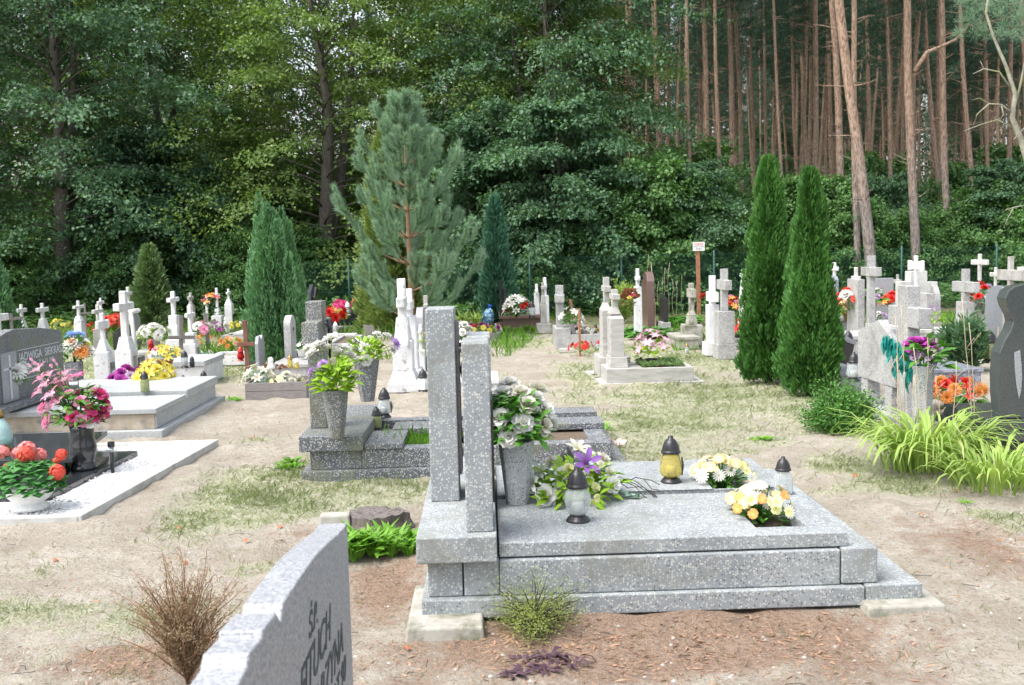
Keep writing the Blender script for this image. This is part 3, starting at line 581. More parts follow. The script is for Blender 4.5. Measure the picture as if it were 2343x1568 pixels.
# laid arrangement with purple lily, white roses, eucalyptus
p = W(1310, 1150, SZ); da = depth(p); p = PD(1310, 1120, da+.12); p.z = SZ
E = [('rose', 'white', .065, PD(1252, 1135, da-.03)), ('lily', 'white', .07, PD(1345, 1050, da+.18)), ('rose', 'cream', .05, PD(1378, 1055, da+.16)), ('rose', 'white', .045, PD(1278, 1120, da-.02)), ('lily', 'white', .075, PD(1222, 1105, da+.02)), ('lily', 'white', .06, PD(1240, 1080, da+.08)), ('pansy', 'cream', .045, PD(1395, 1085, da+.1)), ('rose', 'white', .05, PD(1400, 1110, da+.02)), ('pansy', 'lemon', .03, PD(1330, 1130, da-.04)), ('lily', 'violet', .088, PD(1340, 1065, da+.02)), ('lily', 'cream', .075, PD(1320, 1033, da+.15)), ('rose', 'white', .045, PD(1285, 1085, da+.05)),
     ('pansy', 'lemon', .03, PD(1348, 1100, da-.02)), ('pansy', 'lemon', .03, PD(1362, 1115, da-.02)), ('pansy', 'lemon', .026, PD(1366, 1140, da-.05)), ('pansy', 'lemon', .026, PD(1355, 1152, da-.05)), ('pansy', 'cream', .04, PD(1375, 1065, da+.1)), ('pansy', 'aqua', .015, PD(1240, 1162, da)), ('pansy', 'aqua', .015, PD(1276, 1163, da)), ('rose', 'cream', .045, PD(1262, 1060, da+.15)), ('pansy', 'aqua', .014, PD(1352, 1060, da)), ('rose', 'lemon', .04, PD(1300, 1075, da+.05)), ('rose', 'white', .04, PD(1318, 1105, da))]
ar = bouquet('flower arrangement with one purple lily and white roses lying on the double grave', p, [], .30, .22, 260, .09, F_BRI, cat='flower arrangement', name='flower_arrangement', explicit=E, seed=5, asp=.5, stem=False)
P, Dd = [], []
for k in range(120):
    u = k/120; c = PD(1390+u*75, 1118+u*30, da+.05) if k % 2 else PD(1290-u*70, 1085+u*10, da+.08); c = c-p; c.z = max(c.z, .01)+rnd(0, .03)*(1-u); a = rnd(0, 6.28); P.append(c); Dd.append((math.cos(a), math.sin(a), rnd(0, .7)))
leaves_in(ar, P[0::2], Dd[0::2], .03, .024, F_EUC, 'eucalyptus_sprig'); leaves_in(ar, P[1::2], Dd[1::2], .03, .024, F_EUC, 'eucalyptus_sprig')
tw = MB()
for k in range(6):
    q = [PD(1385, 1105, da+.05)-p]
    for j in range(7): q.append(PD(1400+j*18, 1105+rnd(-12, 6)+j*(3+k*1.5)-18*math.sin(j*.5), da+.06)-p)
    tw.tube(q, .0022, 4)
part('wire_twigs', tw, BKD, ar)

# lanterns on the double grave
p = W(1322, 1192, SZ); lantern('clear glass bulb lantern with black lid at the front of the near slab', p, 125*depth(p)/FX, GCL, kind='bulb')
p = W(1298, 1108, SZ); lantern('black-lidded lantern half hidden behind the lily arrangement', p, .215, GCL, kind='pear')
p = W(1535, 1103, SZ+.012); lantern('yellow glass lantern with black lid and crest on the far slab', p, 107*depth(p)/FX, GYE, kind='pear', badge=True).rotation_euler = (0, 0, -.3)
p = W(1791, 1128, SZ+.012); p = W(1791, 1130, SZ); lantern('square clear glass lantern with black lid beside the pansies', p, 72*depth(p)/FX*1.2, GCL, kind='square', base=False).rotation_euler = (0, 0, .1)
def pansies(label, c, r1, seed, dx, dy):
    random.seed(seed); E = []
    for i in range(50):
        kind, col, s = random.choice([('pansy', 'pansy', .032), ('pansy', 'orange', .026), ('pansy', 'paleyellow', .030), ('daisy', 'white', .032), ('pansy', 'lemon', .028), ('daisy', 'white', .034)])
        u = rnd(-1, 1); w_ = rnd(-1, 1); E.append((kind, col, s, c+Vector((u*dx+w_*.03, w_*dy, .05+.155*(1-u*u*.55)*(1-w_*w_*.25)*rnd(.45, 1.1)))))
    return bouquet(label, c, [], dx, .13, 110, .055, F_ROS, cat='flower arrangement', name='pansy_arrangement', explicit=E, seed=seed, asp=.5)
c = Vector((GX+(nh[0]+nh[1])/2-.02, GY+(nh[2]+nh[3])/2+.03, .25)); pansies('yellow and orange pansies with daisies filling the hole of the near slab', c, .2, 4, .17, .17)
c = Vector((GX+(fh[0]+fh[1])/2-.0, GY+(fh[2]+fh[3])/2, .26)); pansies('cream pansies and daisies filling the hole of the far slab', c, .2, 9, .17, .17)

# ================= foreground granite headstone =================
dz = 2.78; xf = -(1110-777)/FX*dz
fs = thing('granite_headstone', 'silver granite headstone with stepped chipped top edge in the bottom foreground', 'headstone', (xf, 0, 0))
prof = [(1.2, -.05), (2.78, -.05), (2.78, .905), (2.72, .907), (2.6, .922), (2.5, .938), (2.4, .952), (2.3, .965), (2.2, .975), (2.08, .981), (1.98, .985), (1.90, .988), (1.868, .962), (1.83, .993), (1.72, 1.003), (1.715, .992), (1.62, 1.003), (1.60, .985), (1.52, .985), (1.515, .96), (1.45, .955), (1.44, .92), (1.36, .91), (1.35, .86), (1.2, .84)]
part('stone', MB().prism(prof, -.078, 0), GRS, fs, .004)
ed = MB()
for a, b, z in ((1.74, 1.83, .955), (1.62, 1.73, .965), (1.52, 1.61, .95)): ed.box(-.083, -.0785, a, b, .2, z)
part('rough_edge', ed, GRS, fs, .005)
for s_, y_, z_, sz in (('Ś.P.', 2.13, .82, .075), ('FITUCH', 2.0, .715, .12), ('KATARZYNA', 1.93, .605, .115), ('LAT 90', 2.36, .52, .09)):
    text('inscription', s_, sz, INK, fs, (.001, y_, z_), 'x', .0012, 'LEFT', .35)
EXCL.append((xf-.14, xf+.02, 1.2, 2.78))

# ================= dark terrazzo grave with cross (second row) =================
a = W(690, 1103, 0); b = W(1290, 1085, 0); AX, AY = a.x, a.y; AL = 2.42
EXCL.append((AX-.02, AX+AL, AY-.03, AY+1.65))
g2 = thing('terrazzo_grave', 'dark speckled terrazzo grave with stout cross and overgrown planting bed', 'grave', (AX, AY, 0)); m2 = depth(a)/FX
part('base_course', MB().box(0, AL, 0, 1.6, -.02, .075), TZD, g2, .006)
part('kerb', MB().box(.06, .44, .05, 1.5, .0755, .22).box(.4415, AL-.12, .05, .2, .0755, .22).box(.4415, AL-.12, .75, .9, .0755, .22).box(AL-.27, AL-.12, .2015, .7485, .0755, .22).box(.4415, AL-.12, 1.35, 1.5, .0755, .22).box(AL-.27, AL-.12, .9015, 1.3485, .0755, .22), TZD, g2, .006)
part('plinth', MB().box(-.01, .46, 0, 1.55, .2205, .335), TZD, g2, .006)
part('step_slab', MB().box(.62, AL-.1, .62, .95, .2205, .27).box(.9, AL-.1, 1.15, 1.45, .2205, .275), TZD, g2, .005)
part('cover_slab', MB().box(.462, .75, .03, .6, .2205, .262), TZD, g2, .005)
part('bed', MB().box(.4415, AL-.271, .201, .7475, .076, .20), SOIL, g2)
pz = .336; q0 = W(720, 990, pz); m3 = depth(q0)/FX; cx0 = q0.x-AX; cy0 = q0.y-AY
w_ = 38*m3; cr = MB(); zA, zB, zT = pz+(990-790)*m3, pz+(990-755)*m3, pz+(990-693)*m3
zA = pz+(990-785)*m3*.98; zB = pz+(990-737)*m3
L = .62; yc_ = cy0+.33; prof = [(-.10, pz), (.10, pz), (.10, zA), (L/2, zA), (L/2, zB), (.10, zB), (.10, zT), (-.10, zT), (-.10, zB), (-L/2, zB), (-L/2, zA), (-.10, zA)]
cb = MB().prism([(y+yc_-.05, z) for y, z in prof], cx0-w_/2, cx0+w_/2, 'x'); part('cross', cb, TZG, g2, .006)
part('crucifix_figure', MB().tube([(cx0+w_/2+.03, yc_-.17, zB-.02), (cx0+w_/2+.04, yc_-.05, zB-.07), (cx0+w_/2+.02, yc_+.07, zB-.02)], .011, 6).tube([(cx0+w_/2+.035, yc_-.05, zB), (cx0+w_/2+.04, yc_-.05, zB-.1), (cx0+w_/2+.03, yc_-.05, zB-.3)], [.02, .02, .01], 6), BRZ, g2)
def hexvase(label, p, h, rt, rb, mat=TZG, foot=False): return vase(label, p, [(rb, 0), (rb, .01), (rt, h-.01), (rt*1.02, h)], mat, 6, rz=.55)
p = W(772, 1000, pz); p.y -= .02; mm = depth(p)/FX; hv = 110*mm; hexvase('six-sided dark speckled vase in front of the stout cross', p, hv, 30*mm, 17*mm)
dv = depth(p)
E = [('rose', 'white', .06, PD(x, y, dv+dd)) for x, y, dd in ((715, 812, 0), (728, 795, .05), (757, 778, 0), (748, 800, .08), (785, 800, 0), (775, 812, .1), (800, 818, .05), (706, 800, .1))]+[('mum', 'mauve', .05, PD(738, 834, dv-.08)), ('mum', 'mauve', .045, PD(714, 850, dv-.02)), ('bud', 'mauve', .04, PD(780, 845, dv))]
bouquet('bouquet of white roses and two mauve peonies in the nearer dark vase', p+Vector((0, 0, hv-.03)), [], .15, .27, 120, .115, F_BRI, explicit=E, seed=2, asp=.5, lup=.5)
p = W(841, 918, pz+.0); mm = depth(p)/FX; hv = 95*mm; hexvase('tapered dark speckled vase at the far end of the plinth', p, hv, 24*mm*1.25, 16*mm); dv = depth(p)
E = [('rose', 'white', .055, PD(x, y, dv+dd)) for x, y, dd in ((820, 790, 0), (846, 778, .1), (863, 768, 0), (885, 772, .05), (808, 803, .05), (833, 797, -.1), (838, 825, -.15), (896, 800, 0), (812, 785, 0))]+[('mum', 'mauve', .065, PD(903, 787, dv)), ('mum', 'mauve', .05, PD(822, 780, dv+.1)), ('bud', 'lemon', .04, PD(848, 800, dv-.1)), ('bud', 'lemon', .04, PD(868, 785, dv))]
bouquet('spreading bouquet of white roses with a mauve peony in the farther dark vase', p+Vector((0, 0, hv-.03)), [], .22, .26, 100, .1, F_BRI, explicit=E, seed=6, asp=.5, lup=.4)
p = W(880, 955, .27); lantern('clear ribbed glass lantern with black lid and crest behind the grass', p, 68*depth(p)/FX, GCL, kind='pear', badge=True).rotation_euler = (0, 0, -.2)
p = W(862, 985, .225); lantern('small blackened lantern half sunk in grass on the dark grave', p, 55*depth(p)/FX, GAM, kind='jar', fill=False)

# ================= white gravel grave at the left edge =================
a = W(183, 1203, 0); b = W(497, 1022, 0); kx = (a.x+b.x)/2; gy0, gy1 = a.y, b.y; th = .07; kx0 = a.x
g3 = thing('gravel_grave', 'kerbed plot of bright white pebbles around polished black granite steps', 'grave', (kx0, gy0, 0)); Lg = 2.9; V = gy1-gy0; sk = b.x-a.x
def skew(mb): mb.v = [(x+sk*(y/V), y, z) for x, y, z in mb.v]; return mb
part('kerb', skew(MB().box(-Lg, -.012, 0, th, -.02, .062).box(-.01, .0+th*.2, 0, V, -.02, .066).box(-th, -.0102, th, V-th, -.02, .0655).box(-Lg, -.012, V-th, V, -.02, .064)), COP, g3, .006)
part('gravel_bed', skew(MB().box(-Lg, -th-.002, th+.002, V-th-.002, -.02, .035)), noisy('white_gravel', (.6, .6, .6), (.84, .84, .83), 60, .9, .25, .006), g3)
e0, e1 = W(113, 1133, .075), W(315, 1032, .075)
part('granite_step', MB().prism([(e0.x-kx0-2.4, e0.y-gy0-.02), (e0.x-kx0, e0.y-gy0), (e1.x-kx0, e1.y-gy0), (e1.x-kx0-2.4, e1.y-gy0+.0)], .0, .078, 'z'), GRK, g3, .004)
e2, e3 = W(165, 1050, .20), W(246, 988, .2)
part('tomb_slab', MB().prism([(e2.x-kx0-2.2, e2.y-gy0), (e2.x-kx0, e2.y-gy0), (e3.x-kx0, e3.y-gy0), (e3.x-kx0-2.2, e3.y-gy0)], .17, .205, 'z'), GRK, g3, .004)
part('tomb_body', MB().prism([(e2.x-kx0-2.2, e2.y-gy0+.06), (e2.x-kx0-.08, e2.y-gy0+.06), (e3.x-kx0-.1, e3.y-gy0-.05), (e3.x-kx0-2.2, e3.y-gy0-.05)], .079, .1695, 'z'), GRK, g3, .004)
EXCL.append((kx0-3, kx0+.4, gy0-.03, gy1+.03))
mb = MB(); random.seed(3)
for k in range(5200):
    yy = rnd(th+.01, V-th-.02)**1.0; xx = rnd(-2.2, -th-.015)+sk*yy/V; X_, Y_ = kx0+xx, gy0+yy
    et = e0.x+(Y_-e0.y)*(e1.x-e0.x)/(e1.y-e0.y)
    if e0.y-.03 < Y_ < e1.y+.02 and X_ < et+.012: continue
    r = rnd(.006, .014); z = .036+rnd(0, .008); h3 = [rnd(.7, 1.2)*r for _ in range(6)]
    mb.add([(xx+h3[0], yy, z), (xx, yy+h3[1], z), (xx-h3[2], yy, z), (xx, yy-h3[3], z), (xx, yy, z+h3[4]*.8), (xx, yy, z-.006)], [(0, 1, 4), (1, 2, 4), (2, 3, 4), (3, 0, 4), (1, 0, 5), (2, 1, 5), (3, 2, 5), (0, 3, 5)], True)
o = part('pebbles', mb, MATS['white_gravel'], g3); tag(o, None, kind='stuff')
p = W(193, 1072, .079); mm = depth(p)/FX; r = mm
vase('polished black granite vase with waisted body on the black step', p, [(29*r, 0), (29.5*r, 4*r), (26*r, 12*r), (24*r, 17*r), (27*r, 26*r), (30.5*r, 42*r), (29*r, 56*r), (25*r, 72*r), (26*r, 92*r), (27.5*r, 99*r)], GRK, 32, smooth=True)
dv = depth(p); cb = p+Vector((0, 0, 90*r))
E = [('rose', 'hot', .062, PD(x, y, dv+dd)) for x, y, dd in ((207, 938, -.08), (228, 905, 0), (232, 945, 0), (168, 957, -.08), (215, 955, -.04), (237, 925, .05), (183, 905, .1))]+\
    [('rose', 'pink', .06, PD(x, y, dv+dd)) for x, y, dd in ((186, 921, -.08), (160, 905, -.04), (187, 963, -.1), (112, 968, -.06), (218, 900, .0), (140, 890, .05), (100, 935, 0), (130, 920, 0), (172, 935, .05))]+\
    [('lily', 'pink', .078, PD(x, y, dv+dd)) for x, y, dd in ((122, 908, -.08), (138, 925, -.08), (108, 885, -.05), (116, 862, -.02), (100, 870, 0), (128, 880, 0), (150, 875, 0), (96, 900, 0), (92, 850, 0), (150, 862, .05), (156, 878, .1), (118, 940, 0))]+\
    [('bud', 'pink', .035, PD(x, y, dv)) for x, y in ((76, 828), (84, 836), (72, 840), (126, 830), (132, 838), (120, 842), (90, 838))]+[('bud', 'white', .06, PD(222, 893, dv)), ('bud', 'pink', .06, PD(245, 940, dv)), ('lily', 'hot', .07, PD(178, 865, dv)), ('ball', 'green', .04, PD(158, 938, dv-.08)), ('ball', 'green', .035, PD(131, 958, dv-.08)), ('ball', 'green', .03, PD(106, 950, dv)), ('pansy', 'white', .04, PD(205, 970, dv-.08)), ('pansy', 'white', .035, PD(222, 968, dv-.05))]
bouquet('tall bouquet of pink roses and gladioli in the polished black vase', cb, [], .18, .42, 170, .09, F_ROS, explicit=E, seed=8, asp=.5)
# geranium bowl
p = W(70, 1163, .05); mm = depth(p)/FX; r = mm
gb = thing('geranium_bowl', 'white footed plastic bowl of coral red geraniums on the white pebbles', 'flower pot', p)
part('bowl', MB().lathe([(40*r, 0), (38*r, 8*r), (32*r, 12*r), (28*r, 14*r), (40*r, 22*r), (52*r, 36*r), (56*r, 46*r), (57*r, 50*r), (53*r, 50*r), (50*r, 46*r)], 40), WPL, gb)
P, Dd = [], []
for k in range(330):
    a = rnd(0, 6.28); zz = rnd(-.15, 1); rr = math.sqrt(max(0, 1-zz*zz)); P.append((rr*math.cos(a)*64*r, rr*math.sin(a)*60*r, 50*r+zz*58*r)); Dd.append((math.cos(a), math.sin(a), rnd(-.5, .5)))
leaves_in(gb, P, Dd, .058, .075, F_GER)
st = MB(); c0 = Vector((0, 0, 60*r))
for x, y, s_, col, dd in ((62, 1030, 25, 'salmon', 0), (58, 1040, 24, 'coral', -.05), (130, 1082, 25, 'coral', -.05), (90, 1042, 20, 'salmon', .05), (140, 1040, 16, 'coral', 0), (3, 1036, 20, 'salmon', 0), (18, 1068, 14, 'coral', 0), (40, 1038, 18, 'salmon', .08), (128, 1055, 12, 'coral', .05)):
    q = PD(x, y, depth(p)+dd)-p; put_flower(gb, 'ball', col, s_*mm, q, (q.x, q.y-.05, q.z)); st.tube([c0*.8, (q+c0)/2, q], .003, 4)
part('stems', st, F_GER, gb)
# solar lamp
p = W(258, 1082, .035); mm = depth(p)/FX; sg = thing('solar_light', 'small black solar garden light stuck in the white pebbles', 'garden light', p)
part('stake', MB().lathe([(4*mm, -.05), (4*mm, 48*mm)], 10), BLK, sg); part('lens', MB().lathe([(4.5*mm, 48*mm), (6.5*mm, 60*mm)], 12), GCL, sg); part('cap', MB().lathe([(7.5*mm, 60*mm), (8*mm, 70*mm), (6.5*mm, 72*mm)], 14), BLK, sg)
# glass lantern at left edge, mums
p = W(2, 1030, .206); mm = depth(p)/FX; gl = thing('glass_grave_lamp', 'frosted teal glass lamp on a gold foot at the left edge', 'grave candle', p)
part('foot', MB().lathe([(24*mm, 0), (24*mm, 4*mm), (17*mm, 8*mm), (19*mm, 14*mm)], 24), BRA, gl); part('glass', MB().lathe([(24*mm, 14*mm), (27*mm, 30*mm), (21*mm, 55*mm), (11*mm, 74*mm), (9*mm, 74*mm), (19*mm, 54*mm), (24*mm, 30*mm), (22*mm, 16*mm)], 24), GTL, gl)
part('collar', MB().lathe([(12*mm, 74*mm), (13*mm, 80*mm), (9*mm, 92*mm)], 18), BRA, gl)

# ================= granite family grave at left =================
a = W(372, 1003, 0); g4 = thing('family_grave', 'grey terrazzo double slab grave with sandy block sides at left', 'grave', (a.x, a.y, 0)); KX, KY = a.x, a.y
EXCL.append((a.x-4, a.x+.05, a.y, a.y+2.2))
mk = depth(a)/FX; x_ = -.06
part('base_course', MB().box(-3.2, 0, 0, 2.3, -.02, .075), TZC, g4, .006)
part('body', MB().box(-3.1, -.09, .08, 2.2, .0755, .225), COS, g4, .005)
part('end_panel', MB().box(-.089, -.078, .085, 2.19, .08, .222), TZC, g4, .002)
part('cover_slab', MB().box(-1.55, -.06, .05, 1.0, .2255, .275), TZC, g4, .006)
part('cover_slab', MB().box(-1.62, -.06, 1.04, 2.25, .2255, .315), TZC, g4, .006)
part('cover_slab', MB().box(-3.2, -1.66, .05, 2.2, .2255, .30), TZC, g4, .006)
# headstone with inscription: broad face to +x
p = W(150, 893, .30); hx = p.x-KX; hy1 = p.y-KY; m4 = depth(p)/FX; HT = .30+(893-752)*m4; wY = 1.75
hs4 = thing('granite_headstone', 'wide dark blue-grey headstone with carved cross panel and silver names', 'headstone', (p.x, p.y, .302)); HTt = HT-.3
part('stone', MB().prism([(-wY, 0), (0, 0), (0, HTt-.02), (-.5, HTt+.045), (-wY*.62, HTt+.075), (-wY*.72, HTt+.05), (-wY, HTt-.04)], -.10, 0), TZD, hs4, .006)
part('foot_block', MB().box(.003, .12, -wY-.1, .05, 0, .05), TZD, hs4, .006)
part('carved_panel', MB().box(.001, .010, -wY*.80, -wY*.62, .06, HTt-.13), GRB, hs4, .002)
part('carved_cross', MB().box(.0105, .016, -wY*.72, -wY*.70, .08, HTt-.16).box(.0105, .016, -wY*.78, -wY*.64, HTt*.55, HTt*.55+.02), SILV, hs4)
part('carved_line', MB().box(.001, .005, -wY*.60, -.1, HTt*.79, HTt*.79+.006).box(.001, .005, -wY*.60, -.1, HTt*.36, HTt*.36+.006), SILV, hs4)
text('inscription', 'JADWIGA  SIEKRASZ', .115, SILV, hs4, (.001, -wY*.58, HTt*.63), 'x', .001); text('inscription', 'UR. 1. 1901 - Z. 4. 12. 1976', .065, SILV, hs4, (.001, -wY*.55, HTt*.52), 'x', .001)
text('inscription', 'Ś.P. MARIAN', .07, SILV, hs4, (.001, -wY*.57, HTt*.41), 'x', .001); text('inscription', 'SIEKRASZ', .09, SILV, hs4, (.001, -wY*.35, HTt*.2), 'x', .001)
p = W(172, 880, .25); mm = depth(p)/FX; vase('square dark terrazzo vase beyond the wide headstone', p, [(20*mm, 0), (22*mm, 52*mm)], TZD, 4, rz=0)
d5 = depth(p); E = [('mum', 'orange', .095, PD(185, 805, d5-.1)), ('mum', 'white', .11, PD(165, 792, d5-.1)), ('mum', 'white', .09, PD(190, 785, d5)), ('mum', 'white', .09, PD(205, 802, d5)), ('rose', 'peach', .055, PD(163, 783, d5-.1)), ('rose', 'peach', .05, PD(172, 775, d5)), ('mum', 'blue', .09, PD(165, 768, d5)), ('mum', 'blue', .09, PD(182, 768, d5+.05)), ('mum', 'blue', .08, PD(175, 775, d5+.1)), ('rose', 'yellow', .045, PD(200, 788, d5)), ('mum', 'white', .08, PD(178, 800, d5-.05))]
bouquet('bouquet of white spider mums with an orange bloom and blue hydrangeas', p+Vector((0, 0, 48*mm)), [], .18, .4, 60, .1, F_ROS, explicit=E, seed=4)
p = W(20, 925, .31); mm = depth(p)/FX; vase('slim dark vase at the left edge under white chrysanthemums', p, [(12*mm, 0), (15*mm, 45*mm)], GRK, 12, smooth=True); d5 = depth(p)
E = [('mum', 'white', .11, PD(x, y, d5+dd)) for x, y, dd in ((12, 845, -.1), (38, 850, -.1), (25, 830, 0), (0, 835, 0), (45, 840, .05), (-15, 850, 0), (3, 795, .1), (28, 862, -.05))]
bouquet('big white chrysanthemums at the left edge before the wide headstone', p+Vector((0, 0, 40*mm)), [], .2, .35, 50, .09, F_ROS, explicit=E, seed=1)

# ================= monuments, left field =================
WG = 'whitewashed crosses of the left field'
cross('white cross with corroded figure cut by the left edge of the photo', 4, 850, 698, (719, 735), 14, [(34, 800), (26, 770, 3)], WHO, .6, group=WG)
cross('white cross with dark wreath scrap on its arm left of the dark tree trunk', 54, 785, 697, (706, 715), 9, [(34, 750, 3), (26, 728, 5)], WHT, .42, group=WG)
cross('white cross on a tapering block behind the peak of the wide headstone', 102, 790, 694, (704, 714), 10, [(40, 752, 3), (30, 729, 4)], WHT, .5, group=WG)
cross('slender white cross on a tall chipped plinth just right of the dark trunk', 186, 812, 688, (699, 706), 9, [(46, 775), (31, 736, 2), (27, 723, 4)], WHO, .42, group=WG)
cross('small distant white cross with grey shoulder behind the grey cross', 236, 792, 682, (689, 696), 7, [(24, 722), (22, 706, 5)], WHT, .3, pmat=COP, group=WG)
cross('grey unpainted concrete cross behind the small rough white cross', 229, 806, 697, (708, 717), 10, [(28, 752)], COP, .45, pmat=CON)
cross('rough white cross with thick arms on a house-shaped white pillar', 243, 888, 716, (733, 752), 13, [(50, 803), (40, 776, 8)], WHO, .36, z0=.1, group=WG)
cross('tall bold white cross with broad arms, largest of the left field', 292, 858, 666, (693, 710), 20, [(54, 799), (46, 770, 6)], WHO, .62, group=WG)
cross('grey tip of a concrete cross rising behind the largest white cross', 300, 800, 657, (668, 676), 9, [(20, 730)], COP, .35)
p = W(313, 850); r_ = thing('log_cross', 'white cross of round birch-like logs leaning behind the largest white cross', 'cross', p); mm = depth(p)/FX
part('post', MB().tube([(0, 0, 0), (-.01, 0, .5), (-.04, 0, 150*mm)], [.035, .033, .03], 8), WHO, r_); part('crossbar', MB().tube([(-.12, .12, 136*mm), (.12, -.12, 140*mm)], .034, 8), WHO, r_)
stone('dark pointed headstone behind the rough white cross', 250, 284, 815, 748, .1, GRK, yl=1.1, poly=[(0, 0), (1, 0), (1, .55), (.55, 1), (0, .8)])
stone('small grey stone with rounded top behind the orange flower bunch', 283, 290, 795, 716, .1, GRB, yl=.8, poly=arch())
wood_cross('low grey wooden cross between the two left-most white crosses', 30, 800, 717, 729, 7, .42, WDG, face=.6)
wood_cross('thin wooden cross showing beside the slender white cross', 199, 790, 694, 717, 4, .35, WDG, face=.5)
cross('white cross on a three-stepped white pedestal left of the dark juniper', 403, 822, 667, (681, 691), 12, [(44, 776), (31, 744), (27, 721)], WHT, .5, group=WG)
cross('grey-brown weathered cross with sloping shoulders behind the stepped ones', 441, 785, 670, (678, 686), 8, [(20, 700), (18, 692, 4)], CON, .3)
cross('white cross on a low two-step pedestal in front of the weathered one', 440, 830, 698, (716, 726), 10, [(38, 785), (28, 761)], WHT, .42, group=WG)
cross('thin leaning white cross with a pink and orange wreath', 474, 778, 675, (691, 697), 7, [], WHT, .35, lean=(0, .04), group=WG)
cross('slim white cross on a two-step pedestal right of the wreathed cross', 500, 760, 659, (673, 680), 7.5, [(30, 722), (17, 706, 2)], WHT, .4, group=WG)
cross('white cross on a box pillar with dark plate next to the juniper', 527, 762, 661, (668, 674), 6, [(22, 695), (19, 684, 4)], WHT, .28, group=WG)
cross('whitewashed cross glimpsed through the tall dark juniper', 612, 790, 657, (668, 676), 8, [(26, 715)], WHT, .4, group=WG)
wood_cross('dark brown weathered wooden cross leaning right over a terrazzo slab', 414, 842, 723, 772, 9, .40, WDG, lean=(0, .05, 0), face=.5)
wood_cross('pale wooden cross with a twisted crossbar among orange marigolds', 477, 800, 716, 745, 9, .40, WDG, lean=(0, -.04, 0), face=.3, armtilt=-.5)
wood_cross('bare grey wooden stake in front of the small conifer', 357, 765, 688, 706, 5, .02, WDG, lean=(0, -.04, 0))
wood_cross('red-brown painted wooden cross standing in the plank planter', 571, 905, 733, 787, 9.5, .21, WDR, lean=(0, -.02, 0))
stone('little heart-topped white stone behind the red-brown cross', 579, 601, 858, 770, .05, GRS, yl=.42, poly=[(0, 0), (1, 0), (1, .8), (.85, .97), (.7, 1), (.52, .88), (.3, 1), (.12, .97), (0, .8)])
s_ = stone('pale granite stele with round top and oval photo by the juniper', 650, 672, 852, 723, .10, TZW, yl=.42, poly=arch(10, .8), base=(6, 16), bmat=COP)
q = part('photo_oval', MB().lathe([(.001, 0), (.03, 0), (.03, .004)], 14), BRZ, s_); q.location = (.052, .21, 109*mpp(660, 832)*.82); q.rotation_euler = (0, R(90), 0)
kerb('pale terrazzo slab grave in front of the round-topped stele', 620, 705, 868, 1.1, .20, .1, TZW, top=.05)
kerb('low whitewashed kerb around grass left of the red-brown cross', 470, 566, 838, .9, .14, .08, WHO, fill=MATS['sandy_ground'])
kerb('grey concrete kerb of a grave with a lilac flower', 505, 552, 785, .9, .14, .08, CON)
kerb('white masonry box grave beside the tall juniper', 533, 574, 785, 1.3, .2, .1, WHO, top=.05)
kerb('white plastered grave box topped by a dark terrazzo slab', 372, 466, 886, 1.0, .33, .1, WHO, fill=TZC, top=.07)
kerb('light terrazzo grave slab carrying a vase and a red candle', 300, 378, 845, .8, .26, .1, COP, fill=TZW, top=.05)
kerb('white slab grave under the yellow plastic flowers', 268, 300, 893, .8, .12, .1, WHO, z0=.12, top=.05)
# planter of boards
a = W(562, 917); b = W(712, 905); pl = thing('plank_planter', 'long box of weathered grey boards filled with pale flowers', 'planter', (a.x, a.y, 0)); Lx = b.x-a.x; EXCL.append((a.x, b.x, a.y, a.y+.7)); hh = 40*depth(a)/FX
for z0_, z1_ in ((0, hh*.5), (hh*.52, hh)): part('board', MB().box(0, Lx, -.012, .012, z0_, z1_), WDH, pl, .003)
part('end_board', MB().box(-.0, .02, .013, .6, 0, hh), WDH, pl, .003); part('end_board', MB().box(Lx-.02, Lx, .013, .6, 0, hh), WDH, pl, .003); part('earth', MB().box(.021, Lx-.021, .013, .6, 0, hh*.8), SOIL, pl)
part('back_board', MB().box(0, Lx, .601, .62, 0, hh), WDH, pl, .003)
p = W(593, 890, .1); bouquet('cream lilies on dark stems in the left half of the plank planter', p, [('lily', 'cream', .075, 9)], .16, .26, 60, .08, F_EUC, seed=3)
p = W(655, 888, .1); bouquet('cream hydrangea bunch in the right half of the plank planter', p, [('rose', 'cream', .06, 9), ('pansy', 'lemon', .05, 6)], .2, .16, 40, .07, F_EUC, seed=5)
p = W(622, 848, .2); bouquet('heap of dry brown leaves with a small white angel on the terrazzo slab', p, [('bud', 'brown', .05, 22)], .16, .06, 0, cat='flower arrangement', stem=False, seed=1)
p = W(620, 845, .24); an = thing('angel_figurine', 'tiny white kneeling angel figure among brown dry leaves', 'figurine', p); part('figure', MB().lathe([(.05, 0), (.055, .03), (.035, .06), (.03, .09), (.036, .11), (.03, .14), (.012, .155)], 12).tube([(.03, 0, .05), (.07, .01, .09), (.05, .01, .03)], [.012, .02, .006], 6), WPL, an)

# ================= monuments, centre =================
cross('tall whitewashed cross on a three-step plinth left of the terrazzo posts', 926, 893, 638, (680, 702), 20, [(78, 872), (70, 846, 8), (50, 776), (42, 725, 6)], WHO, .5, z0=.0)
cross('second whitewashed cross standing close behind the tall one', 941, 878, 661, (688, 708), 18, [(60, 842, 2), (42, 722, 4)], WHT, .5)
cross('thin white stake cross in front of the whitewashed pair', 936, 896, 741, (775, 792), 7, [], WHO, .12)
stone('narrow grey rounded stele behind the whitewashed pair', 958, 968, 850, 705, .1, GRS, yl=.5, poly=arch())
cross('small white cross tip beside the leaning white pillar', 965, 860, 742, (752, 762), 8, [(20, 800)], WHT, .2)
cross('grey concrete cross top under the boughs of the young pine', 977, 800, 676, (696, 704), 10, [(18, 760)], CON, .3)
kerb('whitewashed grave box hidden behind the speckled posts', 985, 1142, 900, .9, .14, .1, WHO, top=.05)
